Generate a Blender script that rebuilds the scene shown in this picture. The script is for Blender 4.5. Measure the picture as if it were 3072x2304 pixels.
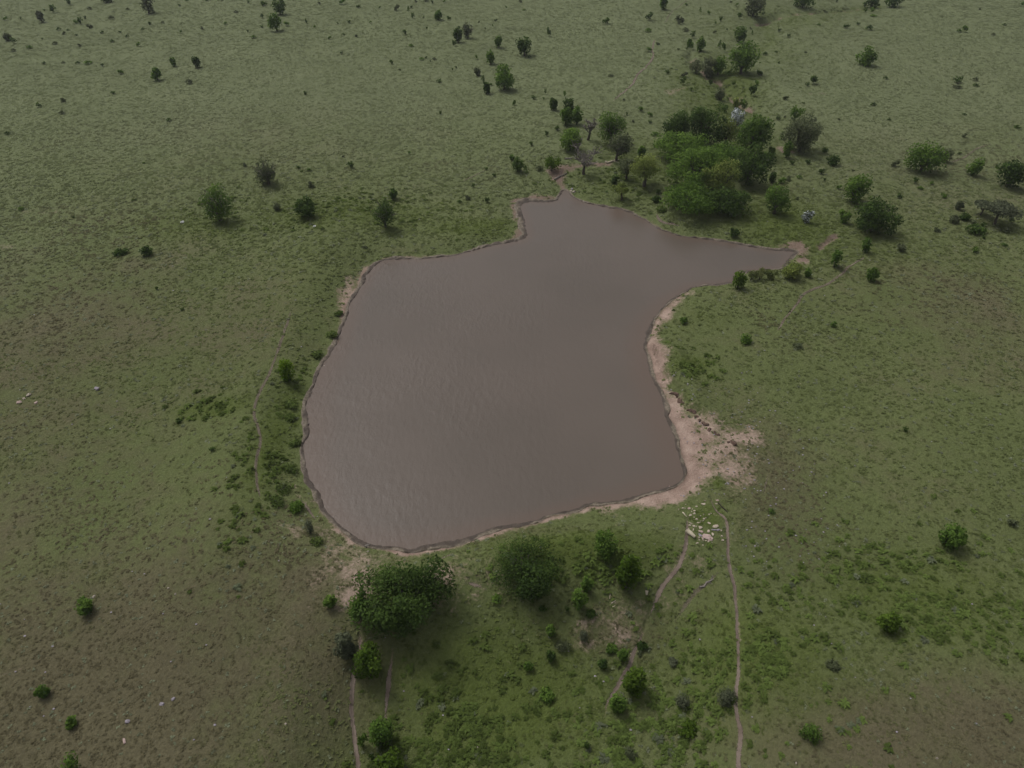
import bpy, bmesh, math, random
import numpy as np
from mathutils import Vector, Matrix

for o in list(bpy.data.objects):
    bpy.data.objects.remove(o, do_unlink=True)
scn = bpy.context.scene
COL = scn.collection
R = math.radians

# ------------------------------------------------------------------ camera, sky, sun, exposure
CAM_H = 36.0
PITCH = R(40.0)
FPX = 2114.0                       # focal length in pixels of the 3072 x 2304 picture
cam_d = bpy.data.cameras.new('camera')
cam_d.sensor_width = 36.0
cam_d.lens = 36.0 * FPX / 3072.0
cam_d.clip_start = 0.5
cam_d.clip_end = 20000.0
cam = bpy.data.objects.new('camera', cam_d)
cam.location = (0, 0, CAM_H)
cam.rotation_euler = (math.pi / 2 - PITCH, 0, 0)
COL.objects.link(cam)
scn.camera = cam

SUN_AZ = R(-48.0)                  # compass angle from +Y
SUN_EL = R(58.0)
world = bpy.data.worlds.new('World')
scn.world = world
world.use_nodes = True
wn = world.node_tree
for n in list(wn.nodes):
    wn.nodes.remove(n)
sky = wn.nodes.new('ShaderNodeTexSky')
sky.sky_type = 'NISHITA'
sky.sun_disc = False
sky.sun_elevation = SUN_EL
sky.sun_rotation = SUN_AZ
sky.air_density = 1.0
sky.dust_density = 6.0
sky.ozone_density = 1.0
hsv = wn.nodes.new('ShaderNodeHueSaturation')
hsv.inputs['Saturation'].default_value = 0.15   # cloud cover: nearly white light
bg = wn.nodes.new('ShaderNodeBackground')
bg.inputs['Strength'].default_value = 0.10
wo = wn.nodes.new('ShaderNodeOutputWorld')
wn.links.new(sky.outputs[0], hsv.inputs['Color'])
wn.links.new(hsv.outputs[0], bg.inputs[0])
wn.links.new(bg.outputs[0], wo.inputs[0])

sd = bpy.data.lights.new('sun', 'SUN')
sd.energy = 1.1
sd.angle = R(16)
sd.color = (1.0, 0.95, 0.88)
sun = bpy.data.objects.new('sun', sd)
sdir = Vector((math.sin(SUN_AZ) * math.cos(SUN_EL), math.cos(SUN_AZ) * math.cos(SUN_EL), math.sin(SUN_EL)))
sun.rotation_euler = (-sdir).to_track_quat('-Z', 'Y').to_euler()
sun.location = (0, 60, 120)
COL.objects.link(sun)

scn.view_settings.view_transform = 'Standard'
scn.view_settings.look = 'None'
scn.view_settings.gamma = 1.0
scn.view_settings.exposure = 0.0
scn.render.engine = 'CYCLES'
scn.cycles.max_bounces = 6
scn.cycles.diffuse_bounces = 3
scn.cycles.transparent_max_bounces = 16

# ------------------------------------------------------------------ helpers
SP, CP = math.sin(PITCH), math.cos(PITCH)
def rays(px, py):
    px = np.asarray(px, float); py = np.asarray(py, float)
    xc = (px - 1536.0) / FPX; yc = (1152.0 - py) / FPX
    return np.stack([xc, CP + yc * SP, -SP + yc * CP], -1)
def flat(pts, z=0.0):
    """picture points -> world x, y at height z"""
    p = np.asarray(pts, float)
    d = rays(p[:, 0], p[:, 1])
    t = (z - CAM_H) / d[:, 2]
    return np.stack([d[:, 0] * t, d[:, 1] * t], -1)

def smooth(t):
    t = np.clip(t, 0, 1)
    return t * t * (3 - 2 * t)

def vnoise(x, y, seed=0):
    xi = np.floor(x).astype(np.int64); yi = np.floor(y).astype(np.int64)
    xf = x - xi; yf = y - yi
    def h(a, b):
        v = (a * 374761393 + b * 668265263 + seed * 144665) & 0xFFFFFFFF
        v = ((v ^ (v >> 13)) * 1274126177) & 0xFFFFFFFF
        v = (v ^ (v >> 16)) & 0xFFFF
        return v / 65535.0
    u = xf * xf * (3 - 2 * xf); v = yf * yf * (3 - 2 * yf)
    return (h(xi, yi) * (1 - u) + h(xi + 1, yi) * u) * (1 - v) + (h(xi, yi + 1) * (1 - u) + h(xi + 1, yi + 1) * u) * v
def fbm(x, y, scale, seed=0, octv=3):
    s = 0; a = 0.5; tot = 0
    for i in range(octv):
        s = s + a * vnoise(x / scale + 17.3 * i, y / scale - 9.1 * i, seed + i)
        tot += a; a *= 0.5; scale *= 0.5
    return s / tot                                   # 0..1

def seg_dist(x, y, poly, closed=False):
    """unsigned distance to a polyline, and winding-free inside test for closed ones"""
    P = np.asarray(poly, float)
    A = P if closed else P[:-1]
    B = np.roll(P, -1, 0) if closed else P[1:]
    if x.size < 40:
        X = x.reshape(-1, 1); Y = y.reshape(-1, 1)
        ax, ay, bx, by = A[:, 0], A[:, 1], B[:, 0], B[:, 1]
        dx, dy = bx - ax, by - ay
        t = np.clip(((X - ax) * dx + (Y - ay) * dy) / (dx * dx + dy * dy + 1e-12), 0, 1)
        d = np.sqrt(((X - ax - t * dx) ** 2 + (Y - ay - t * dy) ** 2).min(1)).reshape(x.shape)
        if not closed: return d
        c = ((ay > Y) != (by > Y)) & (X < dx * (Y - ay) / np.where(np.abs(dy) > 1e-12, dy, 1e-12) + ax)
        return np.where((c.sum(1) % 2 == 1).reshape(x.shape), -d, d)
    best = np.full(x.shape, 1e18)
    inside = np.zeros(x.shape, bool)
    for (ax, ay), (bx, by) in zip(A, B):
        dx, dy = bx - ax, by - ay
        L = dx * dx + dy * dy + 1e-12
        t = np.clip(((x - ax) * dx + (y - ay) * dy) / L, 0, 1)
        q = (x - ax - t * dx) ** 2 + (y - ay - t * dy) ** 2
        np.minimum(best, q, out=best)
        if closed:
            c = (ay > y) != (by > y)
            if abs(dy) > 1e-12:
                inside ^= c & (x < dx * (y - ay) / dy + ax)
    d = np.sqrt(best)
    return (np.where(inside, -d, d)) if closed else d

def sdist_boxed(x, y, poly, closed, far):
    """seg_dist evaluated only near the polyline; elsewhere far"""
    P = np.asarray(poly)
    out = np.full(x.shape, far, float)
    m = (x > P[:, 0].min() - far) & (x < P[:, 0].max() + far) & (y > P[:, 1].min() - far) & (y < P[:, 1].max() + far)
    if m.any():
        out[m] = np.minimum(seg_dist(x[m], y[m], P, closed), far)
    return out

def catmull(P, step):
    P = np.asarray(P, float)
    Q = np.vstack([2 * P[0] - P[1], P, 2 * P[-1] - P[-2]])
    out = []
    for i in range(1, len(Q) - 2):
        n = max(1, int(np.linalg.norm(Q[i + 1] - Q[i]) / step))
        t = np.linspace(0, 1, n, endpoint=False)[:, None]
        p0, p1, p2, p3 = Q[i - 1], Q[i], Q[i + 1], Q[i + 2]
        out.append(0.5 * ((2 * p1) + (p2 - p0) * t + (2 * p0 - 5 * p1 + 4 * p2 - p3) * t ** 2 + (3 * p1 - p0 - 3 * p2 + p3) * t ** 3))
    out.append(P[-1:])
    return np.vstack(out)

# ------------------------------------------------------------------ plan of the place (picture points dropped on the ground)
POND_PX = [(1690,570),(1717,587),(1751,605),(1788,615),(1835,625),(1867,630),(1903,644),(1936,661),(1961,677),(2001,695),(2055,710),
 (2135,720),(2189,729),(2243,738),(2298,749),(2345,752),(2377,753),(2388,756),(2374,770),(2352,793),(2337,804),(2300,808),(2243,816),
 (2196,843),(2135,851),(2084,861),(2041,883),(2015,899),(1990,923),(1965,955),(1947,988),(1938,1024),(1936,1057),(1947,1104),(1965,1155),
 (1987,1205),(2001,1263),(2019,1310),(2034,1350),(2052,1386),(2057,1415),(2044,1444),(2019,1459),(1976,1477),(1936,1484),(1864,1498),
 (1795,1509),(1737,1527),(1676,1545),(1610,1560),(1556,1572),(1501,1584),(1440,1602),(1375,1622),(1302,1636),(1230,1645),(1176,1640),
 (1122,1629),(1067,1607),(1028,1584),(991,1555),(966,1528),(950,1492),(934,1459),(919,1419),(914,1354),(917,1311),(919,1275),(920,1220),
 (928,1184),(944,1137),(963,1105),(995,1055),(1020,1005),(1042,951),(1057,904),(1082,860),(1107,820),(1136,791),(1169,779),(1245,777),
 (1339,768),(1411,752),(1483,735),(1556,721),(1576,712),(1580,697),(1573,672),(1563,640),(1561,618),(1575,608),(1600,605),(1662,605),(1679,594),(1682,574)]
POND = flat(POND_PX)
POND = catmull(np.vstack([POND, POND[:1]]), 0.45)[:-1]
POND = POND + np.stack([fbm(POND[:, 0], POND[:, 1], 1.5, 5, 2) - .5, fbm(POND[:, 0], POND[:, 1], 1.5, 6, 2) - .5], -1) * .55

PATHS = {  # name: (half width, strength, picture points)
 'right':  (0.10, 0.9, [(2131,1491),(2135,1517),(2149,1545),(2171,1571),(2178,1607),(2182,1650),(2189,1704),(2204,1751),(2213,1813),(2216,1878),(2222,1935),(2218,1993),(2218,2058),(2222,2120),(2227,2192),(2227,2261),(2231,2304),(2240,2450)]),
 'spill':  (0.12, 0.92, [(2059,1540),(2060,1570),(2061,1607),(2057,1650),(2040,1680),(2019,1708),(1987,1744),(1965,1784),(1947,1834)]),
 'spill2': (0.12, 0.92, [(1947,1828),(1936,1862),(1918,1900),(1903,1946),(1878,1986),(1846,2029),(1829,2062),(1824,2105)]),
 'spill3': (0.100, 0.6, [(1819,2160),(1806,2210)]),
 'junct':  (0.149, 0.9, [(2085,1508),(2100,1522),(2120,1540),(2145,1556)]),
 'lower':  (0.125, 1.0, [(1071,1855),(1076,1899),(1067,1950),(1051,1993),(1049,2051),(1046,2113),(1048,2192),(1057,2246),(1058,2304),(1062,2430)]),
 'lower2': (0.13, 1.0, [(1176,1915),(1163,1972),(1156,2029),(1147,2095),(1138,2142)]),
 'left':   (0.100, 0.7, [(889,955),(850,1060),(814,1152),(785,1213),(776,1267),(782,1311),(789,1354),(783,1412),(782,1477),(787,1520),(800,1549)]),
 'shore':  (0.120, 0.8, [(894,1488),(916,1517),(941,1550),(970,1580)]),
 'track':  (0.100, 0.75, [(2608,778),(2550,807),(2489,861),(2435,883),(2402,901),(2388,923),(2355,963),(2319,1010)]),
 'hill':   (0.149, 0.9, [(1965,125),(1956,152),(1958,181),(1936,213),(1911,242),(1900,264),(1867,300),(1838,325)]),
 'hill2':  (0.130, 0.4, [(2063,7),(2019,43),(1990,83)]),
 'east':   (0.100, 0.7, [(2970,445),(2923,463),(2887,485),(2836,503)]),
 'west':   (0.090, 0.6, [(1476,517),(1429,542),(1368,568)]),
 'corner': (0.080, 0.7, [(-60,2062),(0,2044),(61,2026),(90,2018)]),
 'beach':  (0.080, 0.6, [(2299,1415),(2297,1459),(2283,1509)]),
 'dam':    (0.22, 0.85, [(1480,1775),(1420,1755),(1370,1742)]),
 'dam2':   (0.120, 0.7, [(1395,1640),(1345,1672),(1300,1702)]),
 'bankr':  (0.225, 0.8, [(1964,640),(1969,655),(1994,673),(2026,681),(2055,692)]),
 'spur':   (0.110, 0.5, [(2180,1707),(2130,1740),(2080,1775),(2010,1850)]),
}
PATH_W = {k: catmull(flat(v[2]), 0.35) for k, v in PATHS.items()}
PATH_C = {k: flat(v[2]) for k, v in PATHS.items()}

DIRT_PX = {   # bare ground: (softness m, strength, outline)
 'shore_r': (0.9, 0.75, [(1936,1080),(1934,1020),(1945,985),(1963,952),(1990,918),(2020,893),(2060,872),(2080,884),(2045,912),(2018,942),(1997,978),(1984,1020),(1990,1080)]),
 'worn': (3.0, 0.5, [(2060,1640),(2180,1630),(2192,1720),(2090,1800),(1960,1850),(1920,1800),(2000,1740)]),
 'beach_in': (1.1, 0.95, [(1930,1030),(1975,1040),(1992,1095),(2026,1165),(2073,1235),(2130,1290),(2150,1340),(2130,1400),(2110,1450),(2080,1495),(1990,1517),(1882,1517),(1780,1520),(1780,1490),(1960,1440),(2010,1390),(1960,1230),(1915,1120)]),
 'beach': (2.0, 0.64, [(1930,1030),(1975,1040),(1985,1070),(1992,1095),(2010,1132),(2026,1165),(2045,1194),(2073,1232),(2113,1272),(2157,1304),(2207,1312),(2272,1296),(2287,1321),(2283,1365),(2258,1404),(2265,1448),(2229,1484),(2182,1502),(2135,1495),(2099,1499),(2055,1506),(1990,1519),(1882,1519),(1800,1525),(1780,1490),(1960,1440),(2010,1390),(1960,1230),(1915,1120)]),
 'strand': (0.4, 0.9, [(1800,1505),(1737,1523),(1610,1556),(1501,1580),(1375,1618),(1260,1640),(1250,1668),(1330,1664),(1420,1630),(1520,1604),(1620,1580),(1740,1548),(1810,1524)]),
 'corner': (2.2, 0.48, [(945,1580),(985,1610),(1040,1632),(1120,1645),(1230,1652),(1290,1652),(1270,1690),(1180,1690),(1120,1715),(1100,1790),(1010,1800),(930,1775),(970,1720),(1010,1690),(990,1640),(955,1610)]),
 'slope1': (0.8, 0.6, [(845,1595),(880,1588),(915,1620),(925,1665),(900,1660),(870,1625)]),
 'slope2': (0.5, 0.6, [(845,1368),(872,1365),(872,1390),(850,1385)]),
 'slope3': (0.5, 0.5, [(860,1435),(890,1465),(880,1470)]),
 'bankul': (0.7, 0.6, [(1015,880),(1040,850),(1085,815),(1105,790),(1128,775),(1120,800),(1085,842),(1060,880),(1040,940),(1020,940)]),
 'damtop': (2.0, 0.6, [(1300,1680),(1440,1650),(1470,1690),(1460,1740),(1420,1790),(1330,1760)]),
 'pathgap': (3.0, 0.4, [(1830,1780),(1940,1770),(1960,1830),(1930,1890),(1860,1900),(1790,1890),(1760,1860)]),
 'inlet': (0.7, 0.8, [(1690,575),(1668,560),(1650,535),(1655,518),(1700,512),(1760,506),(1832,508),(1830,517),(1740,520),(1700,526),(1684,538),(1700,565)]),
 'bayrim': (0.6, 0.8, [(1532,640),(1528,612),(1545,598),(1600,592),(1670,588),(1675,602),(1600,604),(1570,612),(1562,640),(1578,690),(1574,712),(1545,718),(1560,690),(1545,660)]),
 'eastrim': (0.8, 0.8, [(2290,742),(2330,738),(2400,728),(2420,745),(2425,775),(2415,795),(2395,785),(2388,758),(2350,748)]),
 'gully': (1.0, 0.8, [(2064,172),(2080,178),(2130,225),(2168,234),(2195,262),(2222,285),(2262,318),(2268,332),(2230,322),(2200,296),(2178,272),(2120,236),(2085,205)]),
 'scrape1': (0.9, 0.45, [(0,738),(40,742),(58,755),(20,768),(-20,765)]),
 'scrape2': (1.0, 0.4, [(60,640),(190,634),(185,650),(70,655)]),
 'scrape3': (1.5, 0.4, [(1965,290),(2050,278),(2035,294),(1980,300)]),
 'scrape4': (0.8, 0.6, [(2418,290),(2475,284),(2470,293),(2425,296)]),
 'scrape5': (0.8, 0.7, [(2325,453),(2352,450),(2386,462),(2345,468)]),
 'scrape6': (0.8, 0.5, [(150,790),(178,786),(176,796),(155,798)]),
}
DIRT = {k: (v[0], v[1], flat(v[2])) for k, v in DIRT_PX.items()}
SCARP = catmull(flat([(1975,1090),(1999,1139),(2014,1171),(2037,1199),(2073,1232),(2113,1272),(2157,1304),(2207,1318)]), 0.5)
GULLY = flat([(2070,174),(2099,203),(2128,231),(2164,239),(2189,268),(2214,289),(2240,318),(2258,325)])
GULLY2 = flat([(2272,72),(2308,58),(2344,45),(2399,40),(2471,31),(2525,27),(2579,20)])
DITCH = flat([(2457,752),(2480,735),(2508,718)])
DRAIN = flat([(2640,12),(2580,20),(2470,31),(2344,45),(2290,72),(2322,120),(2275,150),(2200,215),(2170,240),(2240,320),(2230,380)])
CREST = flat([(700,1720),(930,1700),(1200,1690),(1500,1640),(1800,1575),(2040,1545),(2300,1500)])

def blob(x, y, px, py, rx, ry):
    c = flat([(px, py)])[0]
    s = math.hypot(math.hypot(c[0], c[1]), CAM_H) / FPX
    dep = CAM_H / math.hypot(math.hypot(c[0], c[1]), CAM_H)
    return np.exp(-(((x - c[0]) / (rx * s)) ** 2 + ((y - c[1]) / (ry * s / dep)) ** 2))
LUSH = [(2350,60,220,45,.6),(2190,240,120,90,.8),(2500,30,200,25,.5),(1500,2050,420,240,1.0),(1750,1660,330,70,1.0),(2250,1950,330,220,.8),(2750,1800,360,150,.75),(830,1330,80,280,.8),(1050,660,480,70,.7),
        (600,690,300,60,.6),(1850,560,260,90,.6),(2150,330,190,200,.7),(2350,690,230,110,.8),(650,1245,150,40,.9),(2070,1110,110,50,.8),(1420,690,200,40,.8),
        (1950,500,260,130,.6),(2560,740,200,90,.5),(2120,960,120,60,.5),(2250,120,220,120,.5),(2120,1560,60,50,.9),(2150,1459,24,22,1.0),(1180,2220,250,160,.6)]
DRY = [(330,2080,720,380,1.0),(2800,2230,520,170,1.0),(200,1050,480,300,.6),(900,300,520,170,.55),(2330,1480,160,260,.7),(2700,480,330,160,.45),
       (2900,950,330,170,.5),(1880,1860,150,70,.7),(700,1000,200,220,.5),(2850,250,300,120,.45),(500,200,400,120,.3),(150,1500,400,250,.5),(1620,1600,320,34,.45),
       (900,1850,170,200,.8),(2150,1620,60,40,.3),(1330,2150,70,200,.3),(1620,2080,110,90,.7)]

def haze_pale(x, y):
    """haze painted into the grass colour: weight of the paling with distance"""
    return smooth((y - 38 + (fbm(x, y, 30., 57, 3) - .5) * 50) / 85) * .85  # far grass is coloured paler to stand for haze
def pond_d(x, y):
    return sdist_boxed(x, y, POND, True, 14.0)

def height(x, y, d=None):
    x = np.asarray(x, float); y = np.asarray(y, float)
    if d is None:
        d = pond_d(x, y)
    h = np.where(d < 0, np.maximum(d * 0.30, -1.2), 0.36 * smooth(d / 3.0) + 0.10 * np.clip(d, 0, .6))
    out = np.clip(d, 0, None)
    left = blob(x, y, 790, 1380, 190, 420) + blob(x, y, 960, 850, 160, 190)
    h = h + 0.95 * smooth((out - .4) / 5.0) * np.clip(left, 0, 1)
    h = h + 0.4 * smooth((out - .3) / 3.0) * np.clip(blob(x, y, 1500, 1640, 600, 70), 0, 1)
    yc = np.interp(x, CREST[:, 0], CREST[:, 1])
    win = smooth((x - CREST[1, 0]) / 5.0) * smooth((CREST[-2, 0] + 3 - x) / 6.0)
    h = h - 2.1 * smooth((yc - y - .5) / 9.0) * win
    far = smooth((out - 1.5) / 8.0)
    h = h + far * ((fbm(x, y, 45., 3, 3) - .5) * 1.8 + (fbm(x, y, 9., 8, 2) - .5) * .42)
    h = h + smooth(out / 1.0) * (fbm(x, y, 1.7, 21, 2) - .5) * .12
    m = sdist_boxed(x, y, SCARP, False, 3.0)
    if (m < 3).any():                                # small cut bank behind the beach
        side = np.zeros(x.shape)
        best = np.full(x.shape, 1e9)
        near = m < 3
        for (ax, ay), (bx, by) in zip(SCARP[:-1], SCARP[1:]):
            dx, dy = bx - ax, by - ay
            t = np.clip(((x[near] - ax) * dx + (y[near] - ay) * dy) / (dx * dx + dy * dy), 0, 1)
            q = np.hypot(x[near] - ax - t * dx, y[near] - ay - t * dy)
            sgn = np.sign(dx * (y[near] - ay) - dy * (x[near] - ax))
            b = q < best[near]
            tmp = best[near]; tmp[b] = q[b]; best[near] = tmp
            tmp = side[near]; tmp[b] = (sgn * q)[b]; side[near] = tmp
        jag = (fbm(x, y, 1.2, 31, 2) - .5) * .9
        h = h + np.where(near, .55 * smooth((side + jag) / .35) * smooth((3 - m) / 1.5) * smooth((SCARP[-1, 0] - x) / 3.0), 0)
    for g, w, dp in ((GULLY, 2.2, 1.3), (GULLY2, 1.8, 1.0), (DITCH, .6, .35)):
        q = sdist_boxed(x, y, g, False, w * 2)
        h = h - dp * smooth(1 - (q + (fbm(x, y, 2.5, 41, 2) - .5) * w) / w)
    h = h - .6 * smooth(1 - sdist_boxed(x, y, DRAIN, False, 9.0) / 8.0)
    for k, P in PATH_C.items():
        w = PATHS[k][0] * 1.6
        q = sdist_boxed(x, y, P, False, w)
        h = h - .07 * PATHS[k][1] * smooth(1 - q / w)
    return h

def masks(x, y, d=None):
    """dry, lush, bare, wet-mud weights of the ground cover at x, y"""
    if d is None:
        d = pond_d(x, y)
    lush = np.zeros(x.shape); dry = np.full(x.shape, .12)
    for b in LUSH: lush = np.maximum(lush, b[4] * blob(x, y, *b[:4]))
    for b in DRY: dry = np.maximum(dry, b[4] * blob(x, y, *b[:4]))
    lush = np.maximum(lush, .65 * smooth(1 - sdist_boxed(x, y, DRAIN, False, 9.0) / 4.5))
    bare = np.zeros(x.shape)
    jag = (fbm(x, y, 2.2, 51, 3) - .5)
    for k, (soft, st, P) in DIRT.items():
        q = sdist_boxed(x, y, P, True, 5.0)
        bare = np.maximum(bare, st * smooth(.5 - (q + jag * 2.2 * soft) / (soft * 2)))
    for k, P in PATH_C.items():
        w, st, _ = PATHS[k]
        q = sdist_boxed(x, y, P, False, w * 3.2)
        bare = np.maximum(bare, .45 * st * st * smooth(1 - (q + jag * .3) / (w * 1.8)))
    for b in ((2150, 1459, 26, 22), (2100, 1550, 30, 28)):
        bare = bare * (1 - .8 * blob(x, y, *b))
    for g, w in ((GULLY2, 1.4), (DITCH, .7)):
        q = sdist_boxed(x, y, g, False, w * 2)
        bare = np.maximum(bare, .7 * smooth(1 - (q + jag) / w))
    rst = np.clip(.35 + .6 * (blob(x, y, 2000, 1200, 250, 420) + blob(x, y, 900, 1250, 150, 480) + blob(x, y, 1300, 1640, 550, 70) + blob(x, y, 1120, 800, 140, 60)), 0, .9)
    rst = rst * (.25 + .85 * smooth((fbm(x, y, 8., 67, 2) - .25) / .4))
    rim = smooth(1 - (d + jag * 1.2) / (.7 + .6 * blob(x, y, 1960, 1020, 110, 200) + .3 * blob(x, y, 1000, 1000, 200, 500)))
    bare = np.maximum(bare, rst * rim)
    mud = smooth(1 - d / .5)
    for k in ('inlet', 'bayrim', 'eastrim', 'gully', 'scrape4', 'scrape5'):
        q = sdist_boxed(x, y, DIRT[k][2], True, 3.0)
        mud = np.maximum(mud, .75 * smooth(.8 - q))
    for g in (GULLY, GULLY2, DITCH):
        mud = np.maximum(mud, .8 * smooth(1.5 - sdist_boxed(x, y, g, False, 3.0)))
    return np.clip(dry, 0, 1), np.clip(lush, 0, 1), np.clip(bare, 0, 1), np.clip(mud, 0, 1)

def ground_at(px, py, extra=0.0):
    """where the line of sight through a picture point meets the ground (raised by extra)"""
    d = rays(px, py)
    z = 0.0
    for _ in range(8):
        t = (z + extra - CAM_H) / d[2]
        x, y = d[0] * t, d[1] * t
        z = float(height(np.array([x]), np.array([y]))[0])
    return x, y, z
def gz(x, y):
    return float(height(np.array([x]), np.array([y]))[0])
def mpp(x, y, z=0.0):
    return math.sqrt(x * x + y * y + (CAM_H - z) ** 2) / FPX

# ------------------------------------------------------------------ materials
def new_mat(name):
    m = bpy.data.materials.new(name); m.use_nodes = True
    nt = m.node_tree
    for n in list(nt.nodes): nt.nodes.remove(n)
    out = nt.nodes.new('ShaderNodeOutputMaterial')
    return m, nt, out
def N(nt, t, **kw):
    n = nt.nodes.new(t)
    for k, v in kw.items(): setattr(n, k, v)
    return n
def noise(nt, scale, detail=3, rough=.55, vec=None):
    n = N(nt, 'ShaderNodeTexNoise'); n.inputs['Scale'].default_value = scale
    n.inputs['Detail'].default_value = detail; n.inputs['Roughness'].default_value = rough
    if vec is not None: nt.links.new(vec, n.inputs['Vector'])
    return n.outputs['Fac']
def math_(nt, op, a, b=0.0, c=None, clamp=False):
    n = N(nt, 'ShaderNodeMath', operation=op); n.use_clamp = clamp
    for i, v in enumerate((a, b, c)):
        if v is None: continue
        if isinstance(v, (int, float)): n.inputs[i].default_value = v
        else: nt.links.new(v, n.inputs[i])
    return n.outputs[0]
def mixc(nt, f, a, b, blend='MIX'):
    n = N(nt, 'ShaderNodeMix', data_type='RGBA', blend_type=blend)
    for sock, v in ((n.inputs['Factor'], f), (n.inputs[6], a), (n.inputs[7], b)):
        if isinstance(v, (int, float)): sock.default_value = v
        elif isinstance(v, tuple): sock.default_value = (*v, 1)
        else: nt.links.new(v, sock)
    return n.outputs[2]
def ramp(nt, v, lo, hi):
    n = N(nt, 'ShaderNodeMapRange'); n.interpolation_type = 'SMOOTHSTEP'
    nt.links.new(v, n.inputs[0]); n.inputs[1].default_value = lo; n.inputs[2].default_value = hi
    return n.outputs[0]
def bump(nt, hgt, dist, strength=1.0):
    b = N(nt, 'ShaderNodeBump'); b.inputs['Distance'].default_value = dist; b.inputs['Strength'].default_value = strength
    nt.links.new(hgt, b.inputs['Height'])
    return b.outputs[0]
def principled(nt, out, col, rough=.9, normal=None, spec=.2):
    p = N(nt, 'ShaderNodeBsdfPrincipled')
    if isinstance(col, tuple): p.inputs['Base Color'].default_value = (*col, 1)
    else: nt.links.new(col, p.inputs['Base Color'])
    p.inputs['Roughness'].default_value = rough
    p.inputs['Specular IOR Level'].default_value = spec
    if normal is not None: nt.links.new(normal, p.inputs['Normal'])
    nt.links.new(p.outputs[0], out.inputs[0])
    return p

C_GREEN = (0.103, 0.124, 0.047); C_TAN = (0.101, 0.091, 0.053); C_LUSH = (0.078, 0.102, 0.027); C_HAZE_PALE = (0.138, 0.160, 0.083)  # the last one is grass with distance haze painted in
def ground_material():
    m, nt, out = new_mat('pasture')
    geo = N(nt, 'ShaderNodeTexCoord').outputs['Object']
    at = N(nt, 'ShaderNodeAttribute', attribute_name='cover')
    sep = N(nt, 'ShaderNodeSeparateColor'); nt.links.new(at.outputs['Color'], sep.inputs[0])
    dry, lush, bare = sep.outputs[0], sep.outputs[1], sep.outputs[2]
    mud = at.outputs['Alpha']
    n_f = noise(nt, 5.0, 4, .65, geo); n_m = noise(nt, 0.9, 4, .6, geo); n_l = noise(nt, 0.13, 4, .55, geo); n_c = noise(nt, 16.0, 3, .6, geo)
    t = math_(nt, 'ADD', dry, math_(nt, 'MULTIPLY', math_(nt, 'SUBTRACT', n_m, .5), .9))
    t = math_(nt, 'ADD', t, math_(nt, 'MULTIPLY', math_(nt, 'SUBTRACT', n_l, .5), 1.5))
    g = mixc(nt, ramp(nt, t, 0.0, 1.0), C_GREEN, C_TAN)
    g = mixc(nt, N(nt, 'ShaderNodeAttribute', attribute_name='tall').outputs['Fac'], g, C_HAZE_PALE)  # blends in the painted haze tone; the attribute is only its weight
    l = math_(nt, 'ADD', lush, math_(nt, 'MULTIPLY', math_(nt, 'SUBTRACT', n_m, .5), .9))
    g = mixc(nt, ramp(nt, l, .25, .95), g, C_LUSH)
    v = math_(nt, 'ADD', .42, math_(nt, 'ADD', math_(nt, 'MULTIPLY', n_f, .75), math_(nt, 'MULTIPLY', n_c, .40)))
    v = math_(nt, 'MULTIPLY', v, math_(nt, 'ADD', .78, math_(nt, 'MULTIPLY', n_l, .44)))
    g = mixc(nt, 1.0, g, v, 'MULTIPLY')
    earth = mixc(nt, ramp(nt, n_m, .3, .75), (0.24, 0.168, 0.136), (0.37, 0.278, 0.230))
    earth = mixc(nt, ramp(nt, n_c, .55, .78), earth, (0.50, 0.43, 0.36))
    earth = mixc(nt, math_(nt, 'MULTIPLY', mud, .8), earth, (0.11, 0.078, 0.06))
    b = math_(nt, 'ADD', bare, math_(nt, 'MULTIPLY', math_(nt, 'SUBTRACT', n_f, .5), .9))
    b = math_(nt, 'ADD', b, math_(nt, 'MULTIPLY', math_(nt, 'SUBTRACT', n_m, .5), .9))
    c = mixc(nt, ramp(nt, b, .22, .82), g, earth)
    hh = math_(nt, 'ADD', n_f, math_(nt, 'MULTIPLY', n_m, 1.5))
    principled(nt, out, c, .95, bump(nt, hh, .12, .8), .08)
    return m
def earth_material():
    m, nt, out = new_mat('trodden_earth')
    geo = N(nt, 'ShaderNodeTexCoord').outputs['Object']
    n_f = noise(nt, 6.0, 4, .65, geo); n_m = noise(nt, 1.1, 4, .6, geo)
    c = mixc(nt, ramp(nt, n_m, .3, .7), (0.155, 0.120, 0.098), (0.225, 0.182, 0.150))
    c = mixc(nt, 1.0, c, math_(nt, 'ADD', .7, math_(nt, 'MULTIPLY', n_f, .6)), 'MULTIPLY')
    p = principled(nt, out, c, .95, bump(nt, n_f, .05, .8), .08)
    at = N(nt, 'ShaderNodeAttribute', attribute_name='edge')
    f = math_(nt, 'ADD', at.outputs['Fac'], math_(nt, 'MULTIPLY', math_(nt, 'SUBTRACT', n_f, .5), 1.5))
    f = math_(nt, 'MULTIPLY', ramp(nt, f, .18, .6), N(nt, 'ShaderNodeAttribute', attribute_name='worn').outputs['Fac'])
    tr = N(nt, 'ShaderNodeBsdfTransparent'); mx = N(nt, 'ShaderNodeMixShader')
    nt.links.new(f, mx.inputs[0]); nt.links.new(tr.outputs[0], mx.inputs[1]); nt.links.new(p.outputs[0], mx.inputs[2])
    nt.links.new(mx.outputs[0], out.inputs[0])
    return m
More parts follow.
